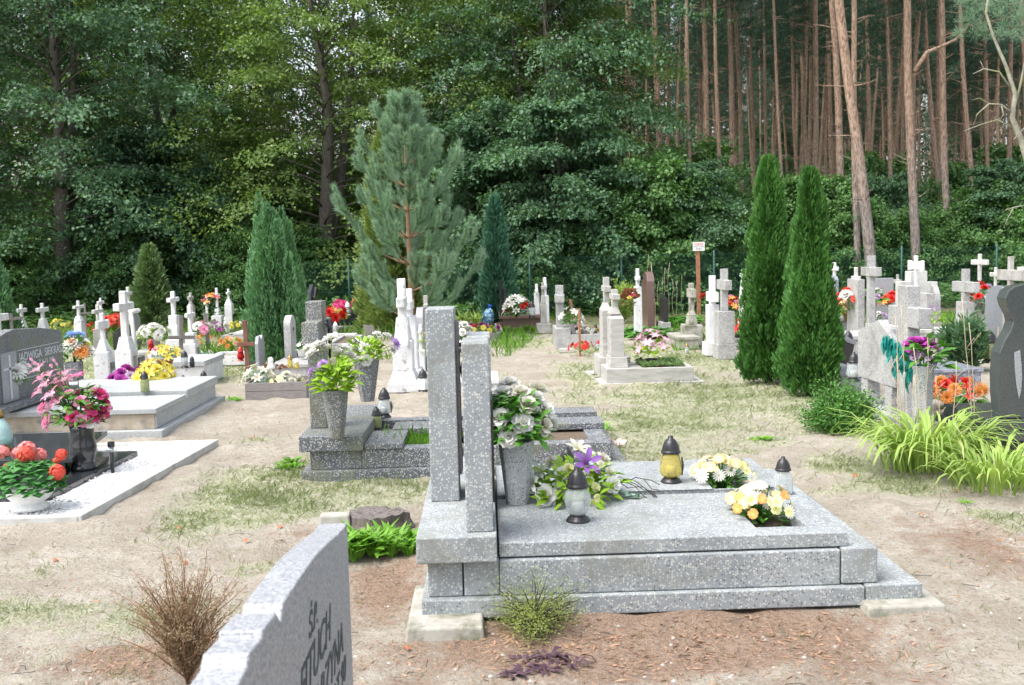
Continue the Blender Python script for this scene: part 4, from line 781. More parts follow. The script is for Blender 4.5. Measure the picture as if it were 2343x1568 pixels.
kerb('long grey terrazzo grave kerb receding behind the stout cross', 745, 800, 815, 1.9, .2, .08, TZW)
kerb('white kerbed grave with green weeds near the young pine', 730, 802, 792, .9, .16, .08, WHO)
kerb('small grey terrazzo kerb with yellow leaves in the distance', 735, 772, 768, .8, .13, .07, TZW)
kerb('wide black granite slab at the foot of the lindens', 738, 845, 752, 1.4, .36, .1, GRK, top=.07, fill=GRK, foot=.2, fmat=CON)
stone('tall black wave-shaped stele left half of a pair by the lindens', 706, 713, 770, 652, .08, GRK, yl=.7, poly=[(0, 0), (1, 0), (.8, .5), (1, .9), (.6, 1), (.1, .85), (0, .4)])
stone('black stele with gold letters right half of a pair by the lindens', 716, 724, 768, 658, .08, GRK, yl=.7, poly=[(0, 0), (1, 0), (1, .5), (.8, .95), (.4, 1), (0, .8)])
p = W(845, 775); bk = thing('wooden_box_sign', 'dark brown wooden plaque pair leaning on the sand near the young pine', 'plaque', p, rz=.5); mm = depth(p)/FX
o = part('board', MB().box(-.11, .11, -.01, .01, 0, .3), WDG, bk, .004); o.rotation_euler = (-.5, .2, 0); o = part('board', MB().box(.05, .27, .06, .08, 0, .26), WDG, bk, .004); o.rotation_euler = (-.4, .25, .3)
# brown granite grave by the dark juniper
a = W(1143, 758); b = W(1240, 756); bg_ = thing('granite_grave', 'brown granite grave with two thin black steles near the dark juniper', 'grave', (a.x, a.y, 0)); m_ = depth(a)/FX; Lx = b.x-a.x; zs = 35*m_
part('base_course', MB().box(-.05, Lx+.1, 0, 1.6, 0, .08), GRN, bg_, .005); part('body', MB().box(.08, Lx, .08, 1.5, .081, zs-.07), GRN, bg_, .005); part('cover_slab', MB().box(0, Lx+.05, .02, 1.55, zs-.069, zs), GRN, bg_, .005)
part('stele', MB().box(.01, .08, .15, .65, zs+.001, zs+80*m_), GRK, bg_, .004); part('stele', MB().box(.10, .17, .05, .55, zs+.001, zs+62*m_), GRK, bg_, .004); part('raised_slab', MB().box(.45, Lx, .5, 1.2, zs+.001, zs+.09), GRB, bg_, .004)
p = W(1182, 728, zs); p.z = zs; bouquet('big bunch of white lilies with red roses on the brown granite grave', p+Vector((0, .1, 0)), [('lily', 'white', .1, 22), ('rose', 'red', .07, 4)], .25, .42, 110, .12, F_ROS, seed=6)
lantern('clear lantern with white crest on the brown granite grave', W(1217, 727, zs), 36*m_, GCL, kind='jar')
cross('bright white cross on a tall smooth pillar behind the brown grave', 1229, 752, 650, (663, 671), 6.5, [(14, 671, 1)], WHT, .3)
cross('grey weathered cross on a block shaft left of the big trunk', 1244, 762, 646, (655, 663), 7, [(36, 740), (15, 695), (13, 677, 1)], CON, .3, armw=1.3)
cross('tall white cross directly behind the grey weathered cross', 1248, 752, 635, (650, 658), 8, [(18, 676)], WHT, .4)
a = W(1272, 798); b = W(1392, 792); g5 = thing('terrazzo_grave', 'light speckled terrazzo grave with single post cross left of the sandy path', 'grave', (a.x, a.y, 0)); m_ = depth(a)/FX; Lx = b.x-a.x; EXCL.append((a.x, b.x, a.y, a.y+.9))
part('plinth', MB().box(0, 34*m_, 0, .85, 0, 46*m_), TZW, g5, .006); part('kerb', MB().box(34*m_+.001, Lx, 0, .1, 0, 31*m_).box(34*m_+.001, Lx, .75, .85, 0, 31*m_).box(Lx-.1, Lx, .101, .749, 0, 31*m_), TZW, g5, .006); part('bed', MB().box(34*m_+.001, Lx-.101, .101, .749, 0, 26*m_), SOIL, g5)
zc = 46*m_; part('cross', MB().prism([(.3, zc), (.45, zc), (.45, 104*m_), (.6, 104*m_), (.6, 121*m_), (.45, 121*m_), (.45, 143*m_), (.3, 143*m_), (.3, 121*m_), (.15, 121*m_), (.15, 104*m_), (.3, 104*m_)], 5*m_, 5*m_+.13), TZW, g5, .006)
part('arm_band', MB().box(5*m_-.015, 5*m_+.145, .28, .47, 103*m_, 122*m_), TZW, g5, .006)
p = W(1298, 806); f = thing('step_stone', 'small flat concrete step stone at the foot of the light terrazzo grave', 'concrete slab', (p.x, p.y, -.01)); part('block', MB().box(-17*m_, 17*m_, 0, .25, 0, .06, .01), CON, f, .01)
p = Vector((a.x+40*m_, a.y+.15, 31*m_)); vase('square speckled vase leaning against the light terrazzo grave', p, [(.05, -.1), (.055, .18)], TZW, 4, rz=.78).rotation_euler = (0, -.12, .78)
bouquet('white calla and lily bunch in the leaning square vase', p+Vector((-.02, 0, .16)), [('lily', 'white', .09, 6)], .2, .25, 50, .1, F_ROS, seed=9)
bouquet('wreath of brown leaves and white roses on the light terrazzo grave', Vector((a.x+68*m_, a.y+.3, 31*m_)), [('rose', 'white', .035, 14), ('bud', 'brown', .05, 16)], .27, .09, 30, .06, F_DRY, cat='wreath', stem=False, seed=7)
bouquet('white and pink artificial blooms lying behind the tilted wooden crosses', Vector((a.x+56*m_, a.y+.55, 31*m_)), [('rose', 'white', .06, 9), ('lily', 'pink', .05, 4)], .16, .22, 30, .08, F_ROS, seed=8)
lantern('small dark lantern among the brown wreath', Vector((a.x+98*m_, a.y+.5, 26*m_)), 24*m_, GAM, kind='bulb')
wood_cross('tan wooden grave cross with a crooked top tilting left', 1324, 790, 683, 712, 6, .20, WDT, lean=(0, -.17, 0), group='crooked tan wooden crosses')
wood_cross('tan wooden stake leaning against the crooked tan cross', 1327, 814, 706, 730, 5.5, .03, WDT, lean=(.05, -.01, 0), group='crooked tan wooden crosses')
pt = W(1330, 812); bouquet('red artificial carnations tied low on the tan wooden crosses', pt+Vector((0, -.05, .06)), [('pansy', 'red', .05, 9)], .2, .16, 24, .06, F_BRI, seed=3)
lantern('dark lantern tipped over behind the red carnations', W(1347, 792), 22*m_, GAM, tilt=(0, .5, 0), kind='jar'); lantern('little white and red candle jar on the sand', W(1368, 800), 22*m_, GCL, RED, kind='jar', base=False)
# fresh cement twin graves
a = W(1388, 881); b = W(1583, 873); g6 = thing('cement_grave', 'fresh grey cement grave with stepped cross and green bed, nearest of the twins', 'grave', (a.x, a.y, 0)); m_ = depth(a)/FX; Lx = b.x-a.x; EXCL.append((a.x-.1, b.x+.1, a.y-.1, a.y+.9))
part('footing', MB().box(-.09, Lx+.12, -.05, .95, -.02, .02), CEM, g6, .005); hk = 36*m_; part('kerb', MB().box(0, Lx, 0, .07, .0205, hk).box(0, .46, .0705, .80, .0205, hk-.001).box(Lx-.07, Lx, .0705, .80, .0205, hk-.001).box(.4605, Lx-.0705, .73, .80, .0205, hk-.001), CEM, g6, .004)
part('bed', MB().box(.4605, Lx-.0705, .0705, .7295, .0205, hk-.03), SOIL, g6); z = hk
part('pedestal', MB().box(.06, .06+42*m_, .12, .60, z, z+24*m_, .012).box(.07+.01, .08+31*m_, .18, .54, z+24*m_, z+112*m_).box(.08, .08+31*m_, .18, .54, z+112*m_, z+122*m_, .015, .10).box(.075, .075+27*m_, .24, .48, z+122*m_+.0, z+138*m_, .03, .04), CEM, g6, .004)
part('cross', MB().box(.12, .12+14*m_, .30, .41, z+130*m_, z+179*m_).box(.115, .125+14*m_, .16, .55, z+157*m_, z+169*m_), CEM, g6, .004)
a2 = W(1373, 868); g7 = thing('cement_grave', 'twin grey cement monument behind the near one, taller', 'grave', (a2.x, a2.y, 0)); m_ = depth(a2)/FX
part('footing', MB().box(-.12, .5, 0, .8, -.02, .02), CEM, g7, .005); part('kerb', MB().box(0, .4, .06, .7, .0205, 48*m_), CEM, g7, .005)
part('pedestal', MB().box(.05, .05+24*m_, .14, .56, 48*m_, 78*m_, .01).box(.06, .06+22*m_, .18, .52, 78*m_, 155*m_).box(.06, .06+22*m_, .18, .52, 155*m_, 172*m_, .03, .11), CEM, g7, .004)
part('cross', MB().box(.10, .10+13*m_, .29, .41, 170*m_, 231*m_).box(.095, .105+13*m_, .15, .55, 198*m_, 211*m_), CEM, g7, .004)
pc_ = Vector((a.x+108*m_, a.y+.35, hk-.02)); pot_plant('black square pot of pink and white flowers with broad leaves on the cement grave', pc_, [('lily', 'pink', .075, 14)], .09, .1, BLK, .2, .34, nleaf=22, leaf=.16, lmat=F_BRI, seed=4, n=4)
lantern('small black and red candle half hidden in the green stonecrop', Vector((a.x+.66, a.y+.15, hk-.03)), .12, GRE, kind='tall', base=False); lantern('black candle lid poking out beside the cement pedestal', Vector((a.x+.5, a.y+.5, hk-.03)), .12, GAM, kind='jar', base=False)
n = 5200; x = rng.random(n)*(Lx-.55)+.46; y = rng.random(n)*.62+.09; zz = (hk-.03)+.05*vnoise(x, y, 9, 3)+rng.random(n)*.05; a_ = rng.random(n)*6.3
o = link('stonecrop', leafmesh('stonecrop', np.stack([x, y, zz], 1), np.stack([np.cos(a_), np.sin(a_), rng.random(n)*1.2], 1), rng.normal(0, 1, (n, 3)), .035, .012, F_SED), g6); o['kind'] = 'stuff'
bouquet('dry brown wreath hanging on the twin cement crosses', Vector((a.x+.34, a.y+.32, hk+128*m_)), [('bud', 'brown', .07, 22), ('rose', 'yellow', .035, 3), ('rose', 'white', .04, 2), ('rose', 'hot', .035, 2)], .1, .2, 16, .08, F_DRY, cat='wreath', stem=False, seed=2, flat=1.7)

# ================= monuments, right of centre =================
cross('white cross on a split wooden-looking white pillar behind the hostas', 1460, 775, 615, (632, 643), 9, [(21, 656, 1)], WHO, .3)
stone('tall brown granite stele with rounded top in the rear row', 1477, 1503, 765, 623, .14, GRN, yl=.7, poly=[(0, 0), (1, 0), (1, .85), (.8, .87), (.75, .93), (.55, 1), (.3, 1), (.08, .94), (0, .85)], bmat=GRS)
s_ = stone('small black polished stele with notched top among the hostas', 1512, 1536, 768, 675, .08, GRK, yl=.6, poly=[(0, 0), (1, 0), (1, .97), (.75, 1), (.45, .9), (.2, .86), (0, .88)], base=(20, 30), bmat=TZW)
cross('weathered mossy grey cross on a stepped block right of the black stele', 1582, 790, 648, (661, 681), 14, [(52, 742), (30, 722, 3), (26, 710, 6)], COM, .42)
kerb('weathered concrete kerb below the mossy cross', 1550, 1606, 800, 1.0, .2, .1, COM, top=.05)
cross('white speckled cross with square shoulder blocks beside the terrazzo cross', 1630, 812, 631, (668, 690), 16, [(48, 783), (32, 697)], WHT, .5, bev=.006)
cross('large light terrazzo cross with stout shaft left of the thujas', 1657, 820, 616, (641, 663), 19, [(54, 786), (48, 712)], TZW, .55, bev=.006)
cross('distant pale cross on a mossy pillar glimpsed left of the thujas', 1700, 745, 618, (626, 634), 9, [(26, 690), (22, 642, 4)], WHO, .35)
kerb('concrete box grave left of the thujas behind the black pot', 1650, 1712, 800, .8, .18, .1, TZW, top=.05)
cross('small white cross above the striped blue stele', 1908, 730, 601, (611, 620), 9, [(18, 640)], WHT, .4)
stone('striped blue-grey granite stele curved on top right of the thujas', 1898, 1924, 745, 631, .12, GRV, yl=.9, poly=[(0, 0), (.9, 0), (1, .3), (1, .7), (.8, .93), (.5, 1), (.1, .98), (0, .9)], base=(20, 20), bmat=GRV)
kerb('dark blue granite grave behind the thujas', 1915, 1960, 770, 1.3, .33, .1, GRB, top=.06)
cross('big terrazzo cross with broad arms right of the thujas', 1991, 790, 586, (612, 632), 21, [(46, 772), (26, 740)], TZW, .62, bev=.006)
stone('plain pale stone slab directly left of the big terrazzo cross', 1958, 1980, 782, 640, .12, TZW, yl=.5, base=(8, 16), bmat=TZW, name='stone_slab')
stone('flat-topped light grey slab between the two big terrazzo crosses', 2008, 2038, 748, 637, .12, GRS, yl=.7, rz=0) if False else stone('flat-topped light grey slab between the two big terrazzo crosses', 2008, 2038, 748, 637, .35, GRS, yl=.15)
cross('bright white ornate cross with a little house-shaped tip', 2093, 780, 586, (600, 617), 10, [(22, 690)], WHT, .52, flare=.025)
a = W(2060, 775); m_ = depth(a)/FX; s_ = thing('stepped_monument', 'pale concrete monument stepped like stairs behind the ornate cross', 'monument', a); part('body', MB().box(0, 22*m_, 0, .25, 0, 130*m_).box(22*m_+.001, 60*m_, 0, .252, 0, 153*m_).box(60*m_+.001, 84*m_, 0, .25, 0, 128*m_), COP, s_, .006)
cross('light terrazzo cross with heavy pillar near the red flowers at right', 2206, 800, 616, (645, 668), 21, [(58, 765), (44, 690)], TZW, .7, bev=.006)
cross('pale grey cross with a curved shoulder beside the far right path', 2238, 770, 582, (595, 607), 11, [(26, 700), (20, 640, 4)], COP, .55)
cross('grey cross with angular arms at the far right edge', 2308, 800, 588, (618, 642), 16, [(36, 700)], CON, .7, bev=.006)
cross('white cross arm cut by the right edge of the photo', 2350, 790, 600, (612, 628), 14, [(30, 700)], WHT, .6)
cross('pale cross with short arms behind the plain pale slab', 1957, 742, 612, (632, 645), 10, [(24, 690)], COP, .4)
stone('white rounded stone leaning beside the pillar of the right terrazzo cross', 2138, 2150, 775, 648, .1, TZW, yl=.6, poly=arch(8, .7))
stone('grey speckled block stele between the ornate cross and the right terrazzo cross', 2118, 2136, 790, 672, .12, TZW, yl=.5)
cross('low grey concrete cross in the far row near the fence post', 2052, 735, 628, (640, 650), 8, [(20, 690)], CON, .35)
cross('small pale cross in front of the fence right of the curved-shoulder cross', 2275, 742, 612, (624, 634), 9, [(22, 685)], COP, .4)
stone('dark blue granite stele far right behind the black stone', 2300, 2322, 800, 655, .1, GRB, yl=.7, poly=arch())
kerb('terrazzo tomb box beneath the big terrazzo cross', 1950, 2040, 812, 1.0, .28, .1, TZW, top=.06)
kerb('pale tomb box in front of the stepped monument', 2062, 2140, 800, 1.0, .3, .1, COP, top=.06)
kerb('pale kerb with thin slab behind the leafy green bush', 2138, 2260, 790, .9, .22, .1, COP, top=.05)
# nearest big terrazzo cross monument, back side
p = W(2080, 985); m_ = depth(p)/FX; gA = thing('terrazzo_monument', 'massive grey terrazzo cross with pointed side block seen from behind at right', 'monument', p); EXCL.append((p.x-.6, p.x+.4, p.y-.1, p.y+.8))
pz_ = lambda y: (985-y)*m_
cy1 = .21; part('cross', MB().prism([(0, 0), (cy1, 0), (cy1, pz_(748)), (cy1+.21, pz_(748)), (cy1+.21, pz_(703)), (cy1, pz_(703)), (cy1, pz_(655)), (0, pz_(655)), (0, pz_(703)), (-.22, pz_(703)), (-.22, pz_(748)), (0, pz_(748))], -.03, .085), TZW, gA, .006)
part('gable_slab', MB().prism([(.215, pz_(895)), (1.12, pz_(895)), (1.12, pz_(777)), (.62, pz_(742)), (.215, pz_(790))], -.045, .09), TZW, gA, .006)
part('foot', MB().box(-.04, .085, .30, .46, 0, pz_(896)), TZW, gA, .006); part('foot', MB().box(-.04, .085, .88, 1.04, 0, pz_(896)), TZW, gA, .006)
part('sill', MB().box(-.12, .3, -.1, 1.2, -.02, .1), TZW, gA, .006)
p = W(2108, 1010, .05); mm = depth(p)/FX; vase('light speckled terrazzo vase with purple blooms beside the massive cross', p, [(19*mm, 0), (27*mm, 175*mm)], TZC, 8); d5 = depth(p)
E = [('rose', 'magenta', .13, PD(2093, 797, d5)), ('rose', 'magenta', .08, PD(2118, 790, d5)), ('rose', 'lilac', .06, PD(2145, 803, d5)), ('rose', 'lilac', .06, PD(2118, 815, d5-.05)), ('rose', 'lilac', .05, PD(2092, 815, d5-.05)), ('rose', 'mauve', .05, PD(2130, 830, d5)), ('rose', 'lilac', .05, PD(2150, 812, d5+.1)), ('rose', 'white', .05, PD(2078, 803, d5+.05))]
br = bouquet('purple roses with drooping teal feather leaves in the light speckled vase', p+Vector((0, 0, 165*mm)), [], .2, .3, 60, .13, F_ROS, explicit=E, seed=4)
P, Dd = [], []
for (x0, y0, x1, y1) in ((2090, 830, 2022, 775), (2095, 830, 2035, 800), (2095, 835, 2045, 840), (2100, 835, 2075, 865), (2108, 835, 2100, 870)):
    for k in range(26):
        u = k/25; q = PD(x0+(x1-x0)*u, y0+(y1-y0)*u-22*math.sin(u*2.6), d5-.05)-(p+Vector((0, 0, 165*mm)))
        P.append(q); Dd.append((rnd(-.5, .1), rnd(-.2, .2), -1-u))
leaves_in(br, P, Dd, .15, .04, F_TEA, 'feather_leaves')
# black granite stone at the right edge
a = W(2300, 1062); m_ = depth(a)/FX; gK = thing('black_granite_grave', 'tall dark green granite stone with curved outline and pale slit at the right edge', 'grave', a); EXCL.append((a.x-.3, a.x+1.5, a.y-.2, a.y+1.2)); D0 = depth(a)
kz = lambda y: (1062-y)*m_*.97
part('base_course', MB().box(-.06, 1.4, .0, .9, 0, kz(1008)), GRK, gK, .006); part('plinth', MB().box(-.12, 1.4, -.03, .93, kz(1007.5), kz(985)), GRT, gK, .008); part('upper_plinth', MB().box(-.08, 1.35, .02, .85, kz(984.5), kz(958)), GRT, gK, .008)
def X_(px): return (px-2262)*m_
out = [(2258, 957), (2252, 900), (2250, 850), (2253, 800), (2264, 772), (2277, 750), (2284, 728), (2280, 712), (2268, 690), (2263, 672), (2270, 655), (2285, 645), (2305, 640), (2330, 638), (2360, 645), (2390, 660), (2400, 700), (2400, 957)]
slit = [(2299, 795), (2303, 830), (2305, 860), (2303, 895), (2299, 910), (2293, 880), (2288, 840), (2286, 800)]
o = part('stone', MB().prism([(X_(x), kz(y)) for x, y in out], .06, .19, 'y'), GRT, gK, .006)
part('slit_panel', MB().prism([(X_(x), kz(y)) for x, y in slit], .052, .0585, 'y'), GRS, gK, .001)
# black leaf-shaped stone beside the thuja
p = W(1925, 880); m_ = depth(p)/FX; s_ = thing('black_curved_stone', 'low black granite stone shaped like a curved horn beside the right thuja', 'headstone', p)
part('slab', MB().prism([(x*m_, (880-y)*m_) for x, y in ((-60, 850), (-60, 760), (-35, 735), (-14, 745), (5, 765), (20, 780), (37, 787), (32, 815), (14, 843), (5, 850))], .1, .2, 'y'), GRK, s_, .004)
part('slab_edge', MB().prism([(x*m_, (880-y)*m_) for x, y in ((-14, 739), (5, 758), (22, 774), (40, 784), (38, 792), (20, 786), (2, 772), (-16, 752))], .09, .21, 'y'), GRB, s_, .004)
kerb('dark granite slab grave running behind the small leafy bush', 1920, 1990, 905, 1.1, .26, .1, GRB, top=.05)
kerb('polished grey granite slab reaching right behind the orange flowers', 2130, 2262, 900, 1.0, .26, .1, GRV, top=.04)
# flowers and lanterns on the right side
FLG = None
def fp(px, py, z=0): return W(px, py, z)
pot_plant('small orange and peach flowers in a bronze bowl by the striped stele', fp(1940, 735, .3), [('pansy', 'peach', .07, 12), ('pansy', 'orange', .06, 6)], .1, .16, BRA, .2, .22, seed=2)
bouquet('red and white roses beside the striped blue stele', fp(1943, 712, .5), [('rose', 'coral', .09, 7), ('rose', 'white', .12, 2)], .2, .4, 30, .12, seed=3)
pv = fp(1992, 745, .25); mm = depth(pv)/FX; vase('pale tapered terrazzo vase in front of the big terrazzo cross', pv, [(10*mm, 0), (15*mm, 58*mm)], COP, 8); bouquet('white and lilac flowers with long leaves in the pale tapered vase', pv+Vector((0, 0, 54*mm)), [('rose', 'white', .07, 5), ('rose', 'lilac', .06, 4)], .22, .2, 50, .16, seed=3)
bouquet('bright red and orange flowers right of the pale tapered vase', fp(2037, 705, .4), [('mum', 'red', .11, 6), ('mum', 'coral', .1, 5), ('lily', 'orange', .08, 2)], .22, .26, 40, .12, seed=5)
bouquet('lilac flowers low beside the massive terrazzo cross', fp(2008, 735, .2), [('rose', 'lilac', .06, 6), ('rose', 'white', .05, 3)], .14, .16, 20, .08, seed=2)
bouquet('orange and red flower heap on the ground before the massive cross', fp(2175, 915, .1), [('mum', 'orange', .07, 12), ('rose', 'red', .06, 8), ('lily', 'coral', .06, 6)], .34, .2, 60, .1, cat='flower arrangement', stem=False, seed=7)
bouquet('red poppies and lilac sprays near the dark granite stone', fp(2248, 720, .4), [('rose', 'red', .08, 8), ('mum', 'lilac', .09, 3), ('bud', 'red', .06, 4)], .25, .5, 60, .16, F_EUC, seed=2)
bouquet('single red rose above the mossy cross', fp(1613, 690, .5), [('rose', 'red', .1, 1)], .08, .18, 6, .1, seed=2)
bouquet('red and orange hanging flowers behind the light terrazzo cross', fp(1675, 715, .4), [('rose', 'red', .07, 6), ('lily', 'orange', .08, 3), ('rose', 'pink', .06, 2)], .14, .3, 20, .08, seed=2)
pot_plant('black bucket of red orange and lilac flowers left of the thujas', fp(1694, 790, .05), [('lily', 'orange', .07, 4), ('pansy', 'red', .06, 8), ('pansy', 'lilac', .05, 4)], .12, .17, BLK, .2, .26, seed=8)
bouquet('lilac spider flower behind the massive cross', fp(2135, 745, .35), [('lily', 'mauve', .12, 2)], .12, .25, 20, .14, F_BRI, seed=1)
lantern('dark domed lantern left of the pointed side block', fp(1940, 810, .15), .32, GAM, kind='jar'); lantern('dark domed lantern behind the pointed side block', fp(1993, 800, .15), .3, GAM, kind='jar')
lantern('lantern house with black roof near the dark granite stone', fp(2263, 830, .1), .42, GAM, kind='square'); lantern('black lantern on the polished slab beside the horn stone', fp(1952, 872, .26), .30, GCL, kind='pear')
lantern('small white lantern beside the big terrazzo cross', fp(2012, 770, .1), .2, GCL, kind='jar')
lantern('white-bodied lantern with black lid near the weathered kerb', fp(1571, 808), .16, GCL, BRA, kind='jar', base=False)

# flowers and lanterns, left field and centre
pot_plant('yellow and white artificial flowers in a brown basket on the white grave box', fp(378, 842, .33), [('lily', 'yellow', .07, 9), ('rose', 'white', .06, 4), ('rose', 'pink', .05, 2)], .1, .1, WDT, .2, .15, seed=3)
lantern('clear lantern with black lid on the terrazzo-topped white grave', fp(423, 842, .33), 40*mpp(423, 842, .33), GCL, kind='tall'); lantern('small silver crested lantern beside the clear one', fp(440, 841, .33), .14, BRZ, kind='jar')
lantern('red glass lantern with black lid at the foot of the white grave box', fp(420, 890, .12), 32*mpp(420, 890, .12), GRE, kind='tall'); lantern('low black lantern next to the red glass one', fp(411, 889, .12), .1, BLK, kind='jar')
lantern('round clear lantern with dark back at the corner of the white grave box', fp(467, 888, .1), 40*mpp(467, 888, .1), GCL, kind='bulb')
lantern('greenish glass lantern with black lid on the far terrazzo slab', fp(332, 896, .315), 47*mpp(332, 896, .315), GAM, kind='jar', base=False)
bouquet('bright yellow artificial gladioli behind the greenish lantern', fp(352, 888, .2), [('lily', 'yellow', .09, 12), ('rose', 'yellow', .07, 6)], .22, .28, 40, .1, F_BRI, seed=2)
bouquet('purple and white roses low beside the rough white pillar', fp(292, 886, .2), [('rose', 'magenta', .075, 9), ('rose', 'lilac', .06, 3)], .22, .2, 40, .08, seed=2)
vs_ = fp(352, 800, .25); vase('round grey concrete vase on the light terrazzo slab', vs_, [(.09, 0), (.11, .17)], CON, 12); bouquet('white daisy-like blooms with yellow leaves in the round grey vase', vs_+Vector((0, 0, .15)), [('mum', 'white', .09, 9)], .24, .24, 70, .12, F_LEM, seed=5)
lantern('red glass candle jar in front of the round grey vase', fp(346, 805, .26), .2, GRE, RED, kind='jar', base=False); lantern('red candle half hidden behind the black name plate', fp(342, 845, .12), .18, GRE, RED, kind='jar', base=False)
bouquet('orange-red flowers in a white pot behind the rough white cross', fp(262, 758, .3), [('rose', 'coral', .09, 12)], .22, .3, 40, .12, seed=3)
bouquet('pink blooms wreath hung on the thin leaning white cross', fp(485, 730, .5), [('lily', 'salmon', .09, 6), ('pansy', 'orange', .06, 8)], .16, .55, 60, .1, F_BLU, cat='wreath', stem=False, seed=3, flat=1.6)
bouquet('pale pink chrysanthemums behind the low stepped cross', fp(460, 765, .3), [('mum', 'white', .1, 4), ('mum', 'pink', .1, 2)], .18, .2, 20, .1, seed=2)
bouquet('orange marigolds by the twisted wooden cross', fp(465, 790), [('mum', 'orange', .05, 10)], .35, .2, 40, .07, F_GRS, seed=2)
bouquet('purple orchid in a small holder left of the tall juniper', fp(498, 765, .1), [('lily', 'magenta', .08, 5)], .1, .25, 8, .08, seed=2)
bouquet('rust-coloured dried flowers inside the low whitewashed kerb', fp(530, 800, .1), [('mum', 'orange', .05, 10), ('mum', 'peach', .05, 8)], .24, .2, 60, .12, F_LUS, seed=4)
lantern('dark red vase lantern on the corner of the whitewashed kerb', fp(551, 826, .12), .22, GRE, RED, kind='pear')
bouquet('heap of faded wreaths and grey ribbons on the sunken left grave', fp(445, 825), [('rose', 'aqua', .05, 9), ('rose', 'white', .05, 8)], .42, .12, 60, .1, F_EUC, cat='wreath', stem=False, seed=6)
lantern('pale stone lantern beside the box pillar', fp(519, 752, .1), .3, WPL, COP, kind='pear'); lantern('second pale stone lantern near the juniper', fp(533, 750, .1), .25, WPL, COP, kind='pear')
bouquet('yellow and white flowers at the foot of the tall juniper', fp(548, 752, .1), [('mum', 'yellow', .06, 8), ('rose', 'white', .06, 5)], .3, .15, 30, .08, seed=3)
bouquet('yellow wild flowers beside the dark trunk', fp(140, 765), [('mum', 'yellow', .06, 9)], .3, .35, 60, .1, F_GRS, seed=2)
bouquet('red carnations left of the grey unpainted cross', fp(212, 775), [('mum', 'red', .07, 7)], .25, .35, 60, .1, F_LUS, seed=2)
pl_ = thing('name_plate', 'black enamel name plate with white script leaning on the largest cross', 'plaque', fp(326, 868, .1)); part('plate', MB().box(-.008, .008, -.12, .12, 0, .30), BLK, pl_, .004); text('inscription', 'Ś.P.\nANNA', .08, SILV, pl_, (.0085, -.09, .19), 'x', .001)
lantern('yellow glass candle cup left of two on the pale terrazzo step', fp(664, 842, .2), .17, GYE, BRA, kind='jar', base=False); lantern('squat yellow-green candle jar right of the yellow cup', fp(679, 845, .2), .14, GYE, WPL, kind='pear', base=False)
pot_plant('white pot with green leaves beside the round-topped stele', fp(691, 815, .25), [('pansy', 'white', .03, 3)], .07, .1, WPL, .1, .1, seed=2, nleaf=30, leaf=.07)
bouquet('red roses and orange blooms at the black slab by the lindens', fp(755, 735, .3), [('rose', 'red', .1, 8), ('lily', 'orange', .08, 4), ('mum', 'yellow', .09, 4)], .4, .25, 40, .12, seed=3)
bouquet('magenta azalea on the black slab by the lindens', fp(780, 715, .36), [('mum', 'hot', .12, 7)], .22, .25, 20, .1, seed=3); bouquet('faded coral flowers on the black slab under the young pine', fp(826, 712, .36), [('lily', 'coral', .1, 7)], .2, .35, 30, .12, seed=3)
lantern('white lantern on the black slab between red and magenta flowers', fp(762, 725, .36), .25, WPL, COP, kind='pear'); lantern('pale glass lantern below the young pine', fp(796, 722, .36), .3, GCL, WPL, kind='pear'); lantern('ball-shaped silver glass lamp on the white kerb', fp(768, 762, .15), .22, GCL, WPL, kind='bulb')
pv = fp(966, 850, .05); vase('teal glass globe vase behind the speckled posts', pv, [(.05, 0), (.11, .05), (.12, .11), (.09, .18), (.06, .2)], plain('teal_glaze', (.02, .14, .15), .2), 20, smooth=True); bouquet('pale yellow callas in the teal globe vase', pv+Vector((0, 0, .2)), [('bud', 'lemon', .06, 7), ('bud', 'white', .06, 3)], .14, .35, 30, .1, F_BRI, seed=3)
lantern('white lantern with black lid at the foot of the whitewashed crosses', fp(968, 898), 54*mpp(968, 898), WPL, BLK, kind='square')
bouquet('white phlox bunch left of the speckled posts top', fp(1055, 780, .2), [('rose', 'white', .08, 10)], .18, .3, 30, .1, seed=3); bouquet('wreath of yellow and maroon flowers in front of the blue bag', fp(1102, 762, .1), [('mum', 'magenta', .06, 5), ('mum', 'yellow', .06, 5), ('mum', 'red', .05, 5), ('rose', 'white', .05, 3)], .4, .16, 70, .1, F_LEM, cat='wreath', stem=False, seed=3)
bouquet('pink lily drooping on the white slab behind the posts', fp(985, 795, .2), [('lily', 'pink', .08, 2), ('rose', 'white', .06, 2)], .12, .2, 12, .1, seed=3)
kerb('small white kerbed grave behind the speckled posts', 1050, 1105, 800, .8, .12, .08, WHO); kerb('grey speckled kerb under the yellow and maroon wreath', 1075, 1145, 778, .7, .12, .08, TZG)
# blue bag and bucket
p = W(1113, 745); mm = depth(p)/FX; bg2 = thing('plastic_bag', 'blue and white plastic rubbish bag tied at the top near the dark juniper', 'bag', p, rz=.2)
bgm, t, pp = nodes('blue_bag'); wv = N_(t, 'ShaderNodeTexNoise'); wv.inputs['Scale'].default_value = 22; t.links.new(pos(t), wv.inputs[0]); t.links.new(ramp(t, wv.outputs['Fac'], [(.42, (.02, .10, .28)), (.52, (.10, .32, .5)), (.6, (.5, .6, .66))]), pp.inputs['Base Color']); pp.inputs['Roughness'].default_value = .3
o = part('sack', MB().lathe([(8*mm, 0), (14*mm, 4*mm), (15*mm, 16*mm), (12*mm, 30*mm), (6*mm, 38*mm), (2.5*mm, 41*mm)], 11), bgm, bg2); o.rotation_euler = (0, .22, 0); part('tied_neck', MB().lathe([(2*mm, 38*mm), (3*mm, 42*mm), (7*mm, 47*mm), (3*mm, 48*mm)], 7), plain('blue_plastic', (.01, .08, .5), .3), bg2).rotation_euler = (0, .22, 0)
